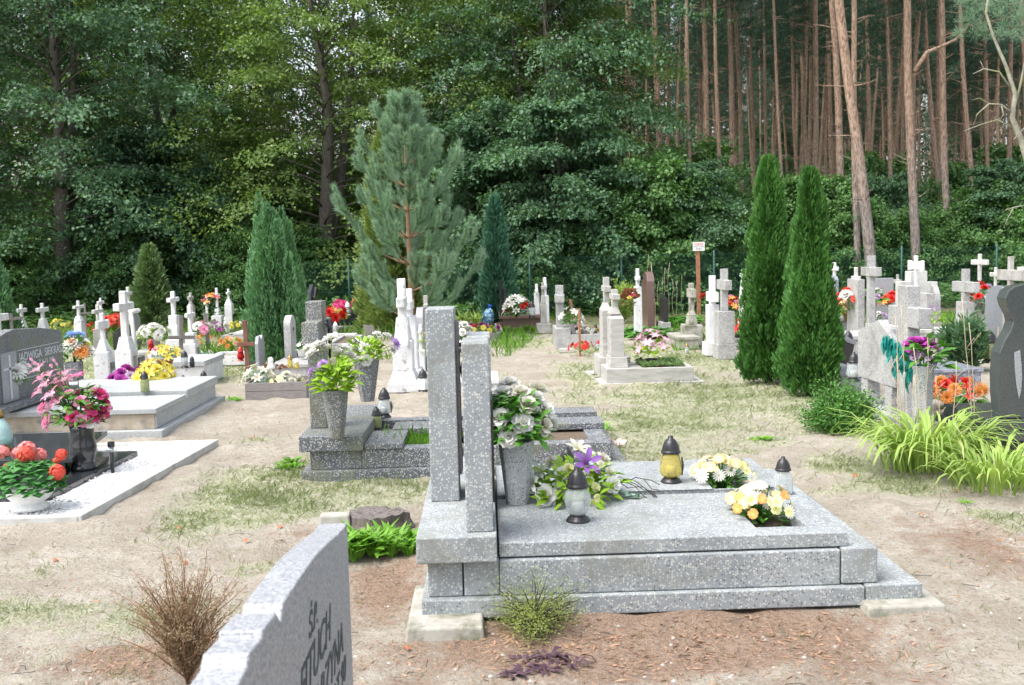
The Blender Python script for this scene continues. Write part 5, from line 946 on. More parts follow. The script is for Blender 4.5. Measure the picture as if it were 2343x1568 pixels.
p = W(1131, 742); bu = thing('bucket', 'black plastic bucket between the blue bag and the brown grave', 'bucket', p); part('shell', MB().lathe([(11*mm, 0), (16*mm, 30*mm), (17*mm, 30*mm), (17*mm, 33*mm), (15.5*mm, 33*mm), (11*mm, 4*mm)], 20), BLK, bu); part('handle', MB().tube([(-16*mm, 0, 31*mm), (-10*mm, -.03, 22*mm), (0, -.05, 19*mm), (10*mm, -.03, 22*mm), (16*mm, 0, 31*mm)], .006, 5), GLV, bu)
# sign
p = W(1599, 740); mm = depth(p)/FX; sg = thing('warning_sign', 'white sign with red and blue lettering on a rusty post in front of the fence', 'sign', p)
part('post', MB().cbox(0, 0, 8*mm, 8*mm, -.1, 172*mm), noisy('rusty_steel', (.22, .09, .05), (.36, .17, .09), 12, .8), sg, .004).rotation_euler = (0, -.012, 0)
pn = part('panel', MB().box(-14*mm, 13*mm, -6*mm, -4.5*mm, 165*mm, 185*mm), WPL, sg, .003)
for s_, z_, sz, mt in (('ZAKAZ', 178.5, 6.6, SIGNR), ('WYSYPYWANIA', 173, 3.5, SIGNB), ('ŚMIECI', 168, 4.6, SIGNB)): text('lettering', s_, sz*mm, mt, pn, (-.5*mm, -6.1*mm, z_*mm), '-y', .001, 'CENTER')
part('underline', MB().box(-9*mm, 8*mm, -6.2*mm, -6.02*mm, 177.3*mm, 177.8*mm), SIGNR, pn)

# ================= near plants =================
def clump(label, px, py, n, L, w, mat, spread, cat, name, arch=1.0, z=0, shape='blade', rows=5, up=1.0, group=None, sx=1):
    """clump of long arching blades, each blade a bent strip"""
    p = W(px, py, z); random.seed(int(px)); mb = MB()
    for i in range(n):
        a = rnd(0, 6.283); r0 = rnd(0, 1)**.7*spread; b = Vector((math.cos(a)*r0*sx, math.sin(a)*r0*.7, 0)); d = Vector((math.cos(a+rnd(-.7, .7)), math.sin(a+rnd(-.7, .7)), 0)); l = L*rnd(.55, 1.15); th = rnd(.05, .5); side = d.cross(Vector((0, 0, 1))); pts = []
        k = rows; q = b.copy(); V = []
        for j in range(k+1):
            u = j/k; ww = w*(.5+.5*math.sin(min(1, u*1.6)*1.57))*(1-u**3)*.5+.0004; V += [q-side*ww, q+side*ww]; q = q+(d*math.sin(th)+Vector((0, 0, 1))*math.cos(th))*(l/k); th += arch*rnd(.9, 1.3)*1.9/k*(.4+u)
        mb.add(V, [(2*j, 2*j+1, 2*j+3, 2*j+2) for j in range(k)], True)
    o = part(name, mb, mat); o.location = p; return tag(o, label, cat, group)
clump('big clump of lemon green arching daylily leaves in front of the dark stone', 2125, 1072, 300, .68, .024, F_LEM, .27, 'plant', 'daylily_clump', 1.75, sx=1.3)
clump('daylily tuft at the right frame edge below the dark stone', 2275, 1118, 170, .48, .022, F_LEM, .30, 'plant', 'daylily_clump', 1.6)
p = W(2165, 1040); random.seed(4); mb = MB()
for i in range(13):
    x = rnd(-.42, .42); q = [Vector((x, rnd(-.1, .1), 0))]; l = rnd(.6, 1.25); dx = rnd(-.12, .06)
    for j in range(6): q.append(q[-1]+Vector((dx*l/6+rnd(-.01, .01), rnd(-.01, .01), l/6)))
    mb.tube(q, [.0045]*3+[.003]*4, 4)
    for j in range(2, 6): mb.tube([q[j], q[j]+Vector((rnd(-.08, .08), 0, rnd(.05, .1)))], .002, 3)
o = part('dry_stalks', mb, F_STR); o.location = p; tag(o, 'tall dry straw-coloured stalks rising out of the daylily clump', 'plant')
def rosettes(label, px, py, rx, ry, n, L, w, mat, nl=14, name='broadleaf_plant', group=None, up=.8, cat='plant', z=0):
    random.seed(int(px+py)); c = W(px, py, z); m_ = depth(c)/FX; P, D, N = [], [], []; mb = MB()
    for i in range(n):
        x, y = rnd(-1, 1)*rx*m_, rnd(-1, 1)*ry
        for k in range(nl):
            a = k*2.4+rnd(-.2, .2); e = rnd(.2, 1)*up; mb.quadleaf((x+math.cos(a)*.012, y+math.sin(a)*.012, 0), (math.cos(a), math.sin(a), e), (rnd(-.2, .2), rnd(-.2, .2), 1), L*rnd(.6, 1.15), w*rnd(.7, 1.1), .6)
    o = part(name, mb, mat); o.location = (c.x, c.y, z if z else gz(c.x, c.y)-.004); return tag(o, label, cat, group)
rosettes('leafy green plant patch in front of the tree stump, left part', 812, 1265, 40, .14, 10, .17, .045, F_LUS, 15, up=2.4)
rosettes('leafy green plant patch in front of the tree stump, right part', 905, 1255, 48, .15, 11, .17, .045, F_LUS, 15, up=2.2)
rosettes('purple-leaved seedlings under the heather left group', 1190, 1500, 70, .08, 8, .06, .022, F_PUR, 7, up=.5)
rosettes('purple-leaved seedlings right of the heather', 1278, 1480, 30, .06, 3, .09, .026, F_PUR, 8, up=.5)
rosettes('green weeds along the left end of the dark terrazzo grave', 672, 1070, 26, .14, 6, .12, .03, F_LUS, 10, up=1.2)
rosettes('green dandelion rosette right of the cream rose vase', 1345, 980, 40, .12, 6, .09, .028, F_LUS, 10, up=.7)
rosettes('low green rosettes on the lawn near the sandy path', 1735, 1003, 40, .06, 4, .08, .03, F_LUS, 9, up=.4)
rosettes('small weeds at the corner of the left terrazzo slabs', 515, 918, 30, .15, 5, .1, .03, F_LUS, 9, up=.8)
rosettes('hosta bed left of the small black stele', 1480, 772, 42, .5, 16, .34, .11, F_HOS, 14, name='hosta_bed', up=1.0)
rosettes('hosta bed right of the small black stele', 1560, 745, 35, .4, 12, .34, .12, F_HOS, 14, name='hosta_bed', up=1.1)
rosettes('broad hosta leaf beside the orange flower heap', 2205, 935, 25, .12, 2, .3, .14, F_HOS, 7, name='hosta_plant', up=.6)
rosettes('dandelion seedling on the sand right of the daylilies', 2205, 1150, 10, .04, 1, .07, .02, F_LUS, 8, up=.8)
rosettes('yellow-green irises near the blue bag', 1085, 745, 60, .5, 14, .42, .05, F_LEM, 9, name='iris_bed', up=3)
rosettes('annual bedding plants along the front of the brown granite grave', 1185, 762, 70, .15, 16, .2, .05, F_LUS, 14, name='bedding_plants', up=2.5)
# weeds in the dark grave bed
gx0, gy0_ = AX+.5, AY+.22; n = 2600; x = rng.random(n)*1.35; y = rng.random(n)*.5; a_ = rng.random(n)*6.3; hgt = .02+rng.random(n)*.055*(1+(rng.random(n) > .93)*1.6)
o = link('bed_weeds', leafmesh('bed_weeds', np.stack([x, y, np.full(n, .195)], 1), np.stack([np.cos(a_)*.5, np.sin(a_)*.5, np.ones(n)], 1), np.stack([-np.sin(a_), np.cos(a_), a_*0], 1), hgt, .008, F_LUS, 'blade')); o.location = (gx0, gy0_, 0); tag(o, 'grassy weeds growing in the bed of the dark terrazzo grave', 'weeds', kind='stuff')
# heather
def twiggy(label, px, py, h, r, nb, mat, leafL, leafW, per, name, cat='shrub', z=0, spread=1.0, stem=BKD, tip=1.0, group=None, shape='leaf', sd=1, topw=.35):
    random.seed(sd); g = np.random.default_rng(sd); p = W(px, py, z); root = thing(name, label, cat, (p.x, p.y, gz(p.x, p.y) if not z else z), group); mb = MB(); P, D = [], []
    for i in range(nb):
        a = rnd(0, 6.28); el = rnd(0, 1)**.8; q = Vector((0, 0, h*rnd(0, .12))); L = h*rnd(.6, 1.05)*(1 if el < .5 else .8); d = Vector((math.cos(a)*el*r/h*1.3, math.sin(a)*el*r/h*1.3, 1)).normalized(); pts = [q]
        for j in range(6):
            d = (d+Vector((rnd(-.25, .25), rnd(-.25, .25), .08*spread))).normalized(); pts.append(pts[-1]+d*L/6)
            if j > 0:
                for k in range(per):
                    u = rnd(0, 1); P.append(pts[-2].lerp(pts[-1], u)+Vector((rnd(-1, 1), rnd(-1, 1), rnd(-1, 1)))*r*.10); D.append(d*.7+Vector((rnd(-1, 1), rnd(-1, 1), rnd(-.5, .8))))
        mb.tube(pts, [.004*tip]*3+[.003*tip]*2+[.0015*tip]*2, 4)
    part('twigs', mb, stem, root); n = len(P)
    o = link('foliage', leafmesh('foliage', [tuple(v) for v in P], [tuple(v) for v in D], g.normal(0, 1, (n, 3))+[0, 0, .8], leafL*(.6+g.random(n)*.8), leafW, mat, shape), root); return root
twiggy('small wiry green heather shrub against the terrazzo kerb', 1225, 1440, .27, .46, 85, foliage('heather', (.10, .17, .035), (.28, .33, .09), (.5, .44, .22), trans=.25), .013, .004, 18, 'heather', z=-.045, sd=3, spread=-1.2)
twiggy('dead brown dwarf conifer behind the foreground headstone', 428, 1560, .50, .20, 120, F_DRY, .018, .003, 20, 'dead_shrub', sd=5, stem=noisy('dead_twig_bark', (.16, .08, .04), (.26, .15, .09), 20, .9), spread=-1.2, tip=.9)
twiggy('rounded small-leaved green bush in front of the right thuja', 1925, 985, .42, .62, 150, F_SHR, .035, .014, 20, 'small_bush', sd=8, spread=-1.5)
twiggy('rhododendron-like bush behind the massive terrazzo cross', 2205, 850, .62, .5, 80, F_BLU, .11, .03, 16, 'leafy_bush', sd=9)
twiggy('golden green bushy plant beside the white split pillar', 1425, 740, .9, .4, 80, F_LEM, .07, .02, 20, 'leafy_bush', sd=10)
p = W(1537, 745); random.seed(9); mb = MB()
for i in range(10):
    q = [Vector((rnd(-.5, .6), rnd(-.2, .2), 0))]; l = rnd(.9, 1.6)
    for j in range(5): q.append(q[-1]+Vector((rnd(-.04, .04), 0, l/5)))
    mb.tube(q, .0035, 3)
o = part('dry_stalks', mb, F_STR); o.location = p; tag(o, 'thin pale dry stalks behind the hosta bed', 'plant')
# stump and concrete block
p = W(862, 1205); mm = depth(p)/FX; stp = thing('tree_stump', 'low sawn grey tree stump with cracked top behind the leafy plants', 'stump', (p.x, p.y, -.01)); n = 30; random.seed(2); V = []; rr = [1+.12*math.sin(3*k*.21+1)+rnd(-.07, .07) for k in range(n)]
for z_, s_ in ((0, 1.12), (.05, 1.0), (.095, .98)):
    V += [(math.cos(6.283*k/n)*66*mm*rr[k]*s_, math.sin(6.283*k/n)*.15*rr[k]*s_, z_+(rnd(-.012, .012) if z_ > .06 else 0)) for k in range(n)]
V.append((0, 0, .085)); F_ = [(i*n+k, i*n+(k+1) % n, (i+1)*n+(k+1) % n, (i+1)*n+k) for i in range(2) for k in range(n)]
part('bark', MB().add(V[:-1], F_), BKL, stp); mb = MB().add(V[2*n:3*n]+[V[-1]], [(k, (k+1) % n, n) for k in range(n)]); part('cut_face', mb, noisy('weathered_cut_wood', (.14, .11, .10), (.36, .33, .31), 3, .9, 1, .02, (.07, .05, .04), 5, stretch=(10, 30, 10)), stp)
p = W(763, 1218); b_ = thing('concrete_block', 'broken sandy concrete block touching the tree stump', 'concrete block', (p.x, p.y, -.02), rz=.05); part('block', MB().box(-35*mm, 40*mm, 0, .12, 0, .12, .012), COM, b_, .012)
# scrap on the ground
p = W(1412, 1025); pp_ = thing('torn_flower', 'torn pale pink cloth flower lying on the grass', 'litter', p+Vector((0, 0, .02)))
mb = MB(); random.seed(2)
for k in range(8): mb.quadleaf((rnd(-.03, .03), rnd(-.02, .02), 0), (rnd(-1, 1), rnd(-.4, .4), rnd(.1, .6)), (rnd(-1, 1), -1, .6), rnd(.06, .1), .05, .3)
part('petals', mb, plain('faded_pink_cloth', (.75, .55, .5), .8), pp_)
random.seed(6)
SPOTS = [(1500, 860), (580, 1000), (640, 1213), (700, 1010), (930, 1460), (410, 1205), (1330, 870), (560, 940), (120, 1285), (420, 1290), (1950, 1090), (2190, 1120), (2100, 1180), (2290, 1230), (560, 1250), (640, 965)]
leaf0 = None
for k, (x, y) in enumerate(SPOTS):
    if leaf0 is None:
        mb = MB().quadleaf((0, 0, 0), (1, 0, .2), (0, 0, 1), .05, .035, .9); leaf0 = part('fallen_leaf', mb, plain('russet_leaf', (.34, .13, .06), .8)); q = leaf0
    else: q = leaf0.copy(); COL.objects.link(q)
    c = W(x, y); q.location = (c.x, c.y, gz(c.x, c.y)+.004); q.rotation_euler = (rnd(-.3, .3), rnd(-.3, .3), rnd(0, 6)); q.scale = [rnd(.6, 1.1)]*3
    tag(q, 'small curled russet leaf lying on the sand', 'fallen leaf', 'russet leaves on the sand')

# ================= garden conifers =================
def profile_crown(root, H, Rf, n, L, w, mat, seed, up=1.2, lumps=(7, 9), inner=.55, z0=.02, shape='leaf', name='crown', tuft=5, jit=1.0, tipz=.0):
    g = np.random.default_rng(seed); u = g.random(n//tuft)**.8; a = g.random(n//tuft)*6.283; z = z0*H+u*(1-z0)*H
    Rz = np.array([Rf(t) for t in np.linspace(0, 1, 60)]); r = np.interp(u, np.linspace(0, 1, 60), Rz)
    lump = 1+.34*np.sin(a*lumps[0]+z*3+seed)*np.sin(z*lumps[1]+a*2)+.16*np.sin(a*13+z*(24 if H < 4 else 12))
    dep = 1-(g.random(n//tuft)**2.2)*inner; rr = r*lump*dep
    C = np.stack([np.cos(a)*rr, np.sin(a)*rr, z], 1); C = np.repeat(C, tuft, 0); m = len(C); A = np.repeat(a, tuft)+g.normal(0, .55, m)*jit; sz = np.repeat(.7+.6*g.random(n//tuft), tuft)
    C = C+g.normal(0, L*.28, (m, 3)); upv = up*(.6+.8*g.random(m)); D = np.stack([np.cos(A), np.sin(A), upv], 1); T = np.repeat(a, tuft)+1.57+g.normal(0, .5, m); N = np.stack([np.cos(T), np.sin(T), g.normal(0, .25, m)], 1)
    return link(name, leafmesh(name, C, D, N, L*sz*(.7+.6*g.random(m)), w*sz, mat, shape), root)
def conifer(label, px, py, top, wpx, mat, n, L, w, Rf, name, seed, up=1.2, lumps=(5, 8), cat='conifer', trunk=.04, bark=BKD, tuft=5, inner=.55, spires=0, group=None):
    p = W(px, py); m_ = depth(p)/FX; H = (py-top)*m_; Rr = wpx*m_/2; root = thing(name, label, cat, p, group)
    part('trunk', MB().tube([(0, 0, -.05), (0, 0, H*.5), (0, 0, H*.96)], [trunk, trunk*.6, .006], 8), bark, root)
    profile_crown(root, H, lambda t: Rr*Rf(t), n, L, w, mat, seed, up, lumps, inner, tuft=tuft)
    return root, H, Rr
def spires(root, H, Rr, n, mat, seed, L=.06, w=.02, k0=.55, hs=(.14, .26), zs=(.25, .8), prof=None, cnt=230, fat=.17):
    random.seed(seed); g = np.random.default_rng(seed); P, D, N, S = [], [], [], []
    for i in range(n):
        a = rnd(0, 6.28); z = H*rnd(*zs); r = Rr*rnd(.25, .95) if prof is None else Rr*prof(z/H)*rnd(.74, 1.2); z *= (1-.35*r/Rr) if prof is None else 1; hh = H*rnd(*hs); c = Vector((math.cos(a)*r, math.sin(a)*r, z))
        for k in range(cnt):
            u = rnd(0, 1); b = rnd(0, 6.28); q = hh*fat*(1-u)**.8+.01; P.append(c+Vector((math.cos(b)*q, math.sin(b)*q, u*hh))); D.append((math.cos(b)*.6, math.sin(b)*.6, 1.2)); N.append((-math.sin(b), math.cos(b), rnd(-.3, .3)))
    n_ = len(P); return link('side_spires', leafmesh('side_spires', [tuple(v) for v in P], D, N, L*(.6+.8*g.random(n_)), w, mat), root)
tf = lambda t: (min(1, .72+t*2.2) if t < .13 else 1)*max(0, (1-t))**.62*(1-.28*t)+.015
r_, H, Rr = conifer('taller pointed bright green thuja, left of the pair', 1757, 878, 376, 112, F_THU, 80000, .062, .02, lambda t: (min(1, .75+t*2) if t < .12 else 1)*(1-t)**.8+.012, 'thuja', 2, 1.5, (6, 9), trunk=.05, tuft=6); spires(r_, H, Rr, 120, F_THU, 2, .055, .018, hs=(.06, .13), zs=(.0, .93), prof=lambda t: (min(1, .75+t*2) if t < .12 else 1)*(1-t)**.72+.012, cnt=190, fat=.3)
r_, H, Rr = conifer('shorter bright green thuja, right of the pair', 1853, 905, 404, 122, F_THU, 80000, .062, .02, lambda t: (min(1, .7+t*2) if t < .14 else 1)*(1-t)**.86+.012, 'thuja', 5, 1.5, (5, 8), trunk=.05, tuft=6); spires(r_, H, Rr, 120, F_THU, 4, .055, .018, hs=(.06, .13), zs=(.0, .93), prof=lambda t: (min(1, .7+t*2) if t < .14 else 1)*(1-t)**.78+.012, cnt=190, fat=.3)
r_, H, Rr = conifer('broad blue-green columnar juniper with several tips by the white crosses', 634, 835, 490, 112, F_JUN, 42000, .07, .024, lambda t: (.8+t*.6 if t < .3 else 1)*max(0, 1-t**2.4)**.8, 'juniper', 3, 1.8, (5, 6), trunk=.07); spires(r_, H*1.0, Rr, 80, F_JUN, 3, .06, .02, hs=(.13, .30), zs=(.02, .84), prof=lambda t: (.8+t*.6 if t < .3 else 1)*max(.1, 1-t**2.4)**.8, cnt=240, fat=.16)
r_, H, Rr = conifer('slim dark juniper column by the brown granite grave', 1138, 742, 462, 66, F_JU3, 22000, .11, .035, lambda t: (.75+t if t < .25 else 1)*max(0, 1-t**2)**.9, 'juniper', 4, 1.8, (5, 7), trunk=.06); spires(r_, H, Rr, 14, F_JU3, 5, .1, .03)
r_, H, Rr = conifer('small cone-shaped olive green cypress in front of the dark wood at left', 352, 775, 568, 104, F_JU2, 22000, .09, .03, lambda t: (.8+t*1.2 if t < .16 else 1)*(1-t)**.8+.01, 'small_cypress', 6, .9, (6, 12), trunk=.05)
r_, H, Rr = conifer('green cypress half cut off by the left edge of the photo', -22, 800, 560, 116, F_JUN, 22000, .09, .03, lambda t: (.8+t*1.2 if t < .16 else 1)*(1-t)**.6+.01, 'small_cypress', 7, 1.2, (5, 9), trunk=.05)
r_, H, Rr = conifer('yellow-green feathery cypress hidden behind the young pine', 905, 762, 290, 150, F_YEL, 42000, .12, .035, lambda t: (.9+t*.5 if t < .2 else 1)*(1-t)**.6+.01, 'golden_cypress', 8, .7, (7, 13), trunk=.08)
# young pine
def young_pine():
    p = W(944, 778); m_ = depth(p)/FX; H = (778-228)*m_; root = thing('young_pine', 'tall pale blue-green young pine with upswept shoots in the middle', 'pine', p); random.seed(5); g = np.random.default_rng(5)
    tr = MB().tube([(0, 0, -.05), (0, 0, H*.3), (-.02, 0, H*.6), (-.03, 0, H*.97)], [.07, .055, .035, .01], 10); br = MB(); P, D = [], []
    def shoot(pts, dens):
        for a, b in zip(pts[:-1], pts[1:]):
            l = (b-a).length; k = int(l*dens)
            for _ in range(k):
                q = a.lerp(b, rnd(0, 1)); d = (b-a).normalized(); s = Vector((rnd(-1, 1), rnd(-1, 1), rnd(-1, 1))).normalized(); P.append(q); D.append(d*.9+s*.7)
    whorls = [.09, .20, .31, .42, .53, .63, .72, .80, .87, .93]
    for wi, h_ in enumerate(whorls):
        R_ = H*.325*(1-h_)**.72*(1 if h_ > .25 else .9); nb = 6 if h_ < .8 else 5
        for k in range(nb):
            a = k*6.283/nb+wi*.7+rnd(-.2, .2); o_ = Vector((-.03*h_, 0, H*h_)); L = R_*rnd(.6, 1.25); pts = [o_]
            for j in range(1, 7):
                u = j/6; pts.append(o_+Vector((math.cos(a)*L*u, math.sin(a)*L*u, L*(.35*u+.75*u**3)*(.8+.5*h_))))
            br.tube(pts, [.018*(1-h_)+.008]*2+[.01]*3+[.005]*2, 5); shoot(pts[2:], 800)
            for j in (3, 5):
                for s_ in (-1, 1):
                    b = a+s_*rnd(.4, .9); q = pts[j]; l2 = L*(.34-.03*j)*rnd(.8, 1.2)+.08; sp_ = [q, q+Vector((math.cos(b)*l2*.6, math.sin(b)*l2*.6, l2*.3)), q+Vector((math.cos(b)*l2*.85, math.sin(b)*l2*.85, l2*.95))]; br.tube(sp_, [.006, .005, .004], 4); shoot(sp_, 760)
    shoot([Vector((-.03, 0, H*.86)), Vector((-.03, 0, H*.99))], 900)
    part('trunk', tr, BKY, root); part('branches', br, BKY, root); n = len(P)
    link('needles', leafmesh('needles', [tuple(v) for v in P], [tuple(v) for v in D], g.normal(0, 1, (n, 3)), .10+g.random(n)*.05, .009, F_YPN, 'needle'), root)
young_pine()

# ================= wood behind: lindens, pines, understory, fence =================
def linden(name, seed, H, Rr, h0, nb, mat, leafL=.13, per=11, droop=1.0, trunk_r=.3, lean=0, fork=True, twigs=5, bark=BKL):
    random.seed(seed); g = np.random.default_rng(seed); tr = MB(); P, D, N = [], [], []
    tp = [Vector((0, 0, -.2)), Vector((0, 0, .3)), Vector((rnd(-.1, .1), 0, H*.2)), Vector((rnd(-.3, .3), rnd(-.3, .3), H*.5)), Vector((rnd(-.4, .4), rnd(-.3, .3), H*.95))]
    tr.tube(tp, [trunk_r*1.35, trunk_r, trunk_r*.85, trunk_r*.5, .04], 12)
    if fork: tr.tube([tp[2]-Vector((0, 0, H*.06)), tp[2]+Vector((Rr*.12, .2, H*.12)), Vector((Rr*.25, .4, H*.6)), Vector((Rr*.3, .5, H*.85))], [trunk_r*.7, trunk_r*.55, trunk_r*.3, .03], 9)
    for i in range(nb):
        u = (i+.5)/nb; z = h0+(H-h0)*u**.95; a = i*2.39996+seed+rnd(-.3, .3); L = Rr*(.35+.75*math.sin(min(1, (1-u)*1.15+.1)*1.57))*rnd(.7, 1.15); el = .45+.65*u; q = Vector((tp[3].x*u, tp[3].y*u, z)); pts = [q]; d = Vector((math.cos(a)*math.cos(el), math.sin(a)*math.cos(el), math.sin(el))); ns = 9
        for j in range(ns):
            d = (d+Vector((rnd(-.16, .16), rnd(-.16, .16), -.15*droop))).normalized(); pts.append(pts[-1]+d*L/ns)
        tr.tube(pts[:7], [.05*trunk_r/.3*(1-u*.5)]+[.03, .022, .018, .013, .009, .006], 5)
        for j in range(3, ns+1):
            for k in range(twigs):
                b = math.atan2(d.y, d.x)+rnd(-1.4, 1.4); l = L*.20*rnd(.5, 1.3)+.15; c = pts[j]; dd = Vector((math.cos(b), math.sin(b), rnd(-.55, .15)))
                m_ = per; s = g.random(m_)*l; base = np.array(c)+np.outer(s, np.array(dd))+g.normal(0, .085, (m_, 3)); P.append(base); dr = np.array(dd)*.6+g.normal(0, .45, (m_, 3))+[0, 0, -.28]; D.append(dr); N.append(g.normal(0, .38, (m_, 3))+[0, 0, 1.0])
    P = np.concatenate(P); D = np.concatenate(D); N = np.concatenate(N); n = len(P)
    return tr.mesh(name+'_trunk', bark), leafmesh(name+'_crown', P, D, N, leafL*(.6+.7*g.random(n)), leafL*.75, mat)
def place_tree(kind, tm, x, y, sc, rz, label, group=None, name='linden_tree', cat='tree', crown='crown'):
    r_ = thing(name, label, cat, (x, y, gz(x, y) if y < 120 else .9), group, rz); r_.scale = (sc, sc, sc*rnd(.94, 1.06)); link('trunk', tm[0], r_); link(crown, tm[1], r_); return r_
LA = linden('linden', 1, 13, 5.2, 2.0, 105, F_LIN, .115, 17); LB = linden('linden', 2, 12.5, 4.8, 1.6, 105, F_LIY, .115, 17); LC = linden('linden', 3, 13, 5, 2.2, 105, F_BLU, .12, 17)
LD = linden('hornbeam', 4, 6.5, 3.2, .5, 75, F_BLU, .14, 15, 1.0, .12, twigs=6)
def at(px, d): p = PD(px, 600, d); return p.x, p.y
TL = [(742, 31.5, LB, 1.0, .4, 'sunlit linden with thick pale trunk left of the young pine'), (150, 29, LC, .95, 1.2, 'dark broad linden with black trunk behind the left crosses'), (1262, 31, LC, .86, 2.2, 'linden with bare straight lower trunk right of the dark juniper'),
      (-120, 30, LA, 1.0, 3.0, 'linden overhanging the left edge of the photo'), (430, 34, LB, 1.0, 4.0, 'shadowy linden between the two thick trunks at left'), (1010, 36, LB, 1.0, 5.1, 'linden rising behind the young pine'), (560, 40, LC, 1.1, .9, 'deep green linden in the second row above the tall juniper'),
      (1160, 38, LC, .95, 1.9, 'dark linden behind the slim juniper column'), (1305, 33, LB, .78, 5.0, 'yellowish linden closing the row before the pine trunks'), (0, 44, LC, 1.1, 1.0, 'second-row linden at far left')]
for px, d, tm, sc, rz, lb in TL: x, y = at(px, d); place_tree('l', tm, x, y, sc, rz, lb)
x, y = at(1290, 27.5); place_tree('h', LD, x, y, .8, .5, 'low spreading hornbeam in front of the linden row right of centre', name='hornbeam'); x, y = at(1130, 29); place_tree('h', LD, x, y, .8, 2.5, 'low hornbeam behind the slim juniper', name='hornbeam')
x, y = at(1555, 28); place_tree('h', LD, x, y, .60, 4.1, 'dark bushy hornbeam behind the white sign', name='hornbeam'); x, y = at(330, 30); place_tree('h', LD, x, y, .8, 1.1, 'low dark hornbeam behind the small cypress', name='hornbeam')
x, y = at(2010, 33); place_tree('h', LD, x, y, .58, 3.1, 'low hornbeam between the leaning pines at right', name='hornbeam'); x, y = at(2300, 30); place_tree('h', LD, x, y, .58, 5.1, 'low hornbeam behind the far right crosses', name='hornbeam')
U1 = linden('bush', 11, 2.4, 1.7, .15, 46, F_UND, .10, 12, .6, .05, fork=False); U2 = linden('bush', 12, 3.2, 1.5, .3, 50, F_UND, .11, 11, .5, .05, fork=False)
random.seed(21); k = 0
for px in range(-260, 2620, 62):
    d = rnd(26.5, 31) if px > 1150 else rnd(27.5, 33); x, y = at(px+rnd(-20, 20), d); place_tree('u', random.choice((U1, U2)), x, y, rnd(.55, .9) if px < 1400 else rnd(.6, 1.1), rnd(0, 6), 'green understory bush growing just beyond the fence', 'bushes beyond the fence', 'understory_bush', 'bush')
for px in range(1330, 2700, 48):
    d = rnd(34, 54); x, y = at(px+rnd(-20, 20), d); place_tree('u', random.choice((U1, U2, U2)), x, y, rnd(.9, 1.5), rnd(0, 6), 'taller understory bush between the pine trunks', 'bushes between the pines', 'understory_bush', 'bush')
for px in range(-200, 1400, 110):
    d = rnd(38, 50); x, y = at(px, d); place_tree('u', random.choice((U1, U2, U2)), x, y, rnd(1.2, 1.9), rnd(0, 6), 'shaded understory bush beneath the lindens', 'bushes under the lindens', 'understory_bush', 'bush')
# pine bark coloured by height: grey-brown below, orange above
m, t, p = nodes('pine_bark'); v = pos(t, True); sp = N_(t, 'ShaderNodeSeparateXYZ'); t.links.new(v, sp.inputs[0]); nz = noise(t, v, 1.2, 4)
ma = N_(t, 'ShaderNodeMath'); ma.operation = 'MULTIPLY_ADD'; t.links.new(nz, ma.inputs[0]); ma.inputs[1].default_value = 6; t.links.new(sp.outputs['Z'], ma.inputs[2])
mr = N_(t, 'ShaderNodeMapRange'); mr.inputs['From Min'].default_value = 5.5; mr.inputs['From Max'].default_value = 8.5; t.links.new(ma.outputs[0], mr.inputs['Value'])
mp = N_(t, 'ShaderNodeMapping'); mp.inputs['Scale'].default_value = (5, 5, 1.6); t.links.new(v, mp.inputs[0]); pl = noise(t, mp.outputs[0], 4, 5, .7)
c = mixc(t, mr.outputs[0], ramp(t, pl, [(.38, (.09, .075, .065)), (.5, (.22, .185, .165)), (.66, (.34, .30, .27))]), ramp(t, pl, [(.38, (.14, .095, .07)), (.5, (.31, .205, .14)), (.66, (.44, .32, .235))]))
t.links.new(c, p.inputs['Base Color']); p.inputs['Roughness'].default_value = .9; bump(t, p, pl, 1, .02); PB = m
def pine_mesh(seed, H, r, bend=.5, cr=.5, nd=30, rows=7):
    random.seed(seed); g = np.random.default_rng(seed); tr = MB(); bx, by = rnd(-1, 1)*bend, rnd(-1, 1)*bend; ctr = lambda z: Vector((bx*math.sin(z/H*2.6)*.5+.05*math.sin(z*.7+seed), by*math.sin(z/H*2.2)*.5, z))
    zs = [-.3, .4, 2, 4, 6, 8, 10, 12, 14, 16, H*.85, H]; tr.tube([ctr(z) for z in zs], [r*(1.2 if z < 0 else 1-.72*max(0, z)/H) for z in zs], 9)
    dead = MB()
    for i in range(nd):
        z = rnd(2.5, H*.62); a = rnd(0, 6.28); L = rnd(.3, 2.0)*(z/H+.3); c = ctr(z); q = [c]; e = rnd(-.1, .5)
        for j in range(4): q.append(q[-1]+Vector((math.cos(a)*L/4, math.sin(a)*L/4, math.sin(e)*L/4+rnd(-.05, .03))))
        tr.tube(q, [.022, .018, .014, .009, .005], 4)
    P, D = [], []
    for i in range(46):
        u = i/46; z = H*(cr+(1-cr)*u); a = i*2.4+seed; L = (1-u*.75)*rnd(1.3, 2.6); c = ctr(z); q = [c]; e = .1+.9*u
        for j in range(4): q.append(q[-1]+Vector((math.cos(a)*math.cos(e)*L/4, math.sin(a)*math.cos(e)*L/4, math.sin(e)*L/4+.04*j*j*.6)))
        tr.tube(q, [.035, .028, .02, .014, .008], 4)
        for j in (2, 3, 4):
            for k in range(4):
                cc = np.array(q[j])+g.normal(0, .26, 3); mm = 34; d = g.normal(0, 1, (mm, 3)); d[:, 2] = np.abs(d[:, 2])*.7; d /= np.linalg.norm(d, axis=1, keepdims=True); P.append(cc+d*g.random((mm, 1))*.3*[1, 1, .6]); D.append(d+[0, 0, .3])
    P = np.concatenate(P); D = np.concatenate(D); n = len(P)
    return tr.mesh('pine_trunk', PB), leafmesh('pine_crown', P, D, g.normal(0, 1, (n, 3)), .17+.1*g.random(n), .03, F_PIN)
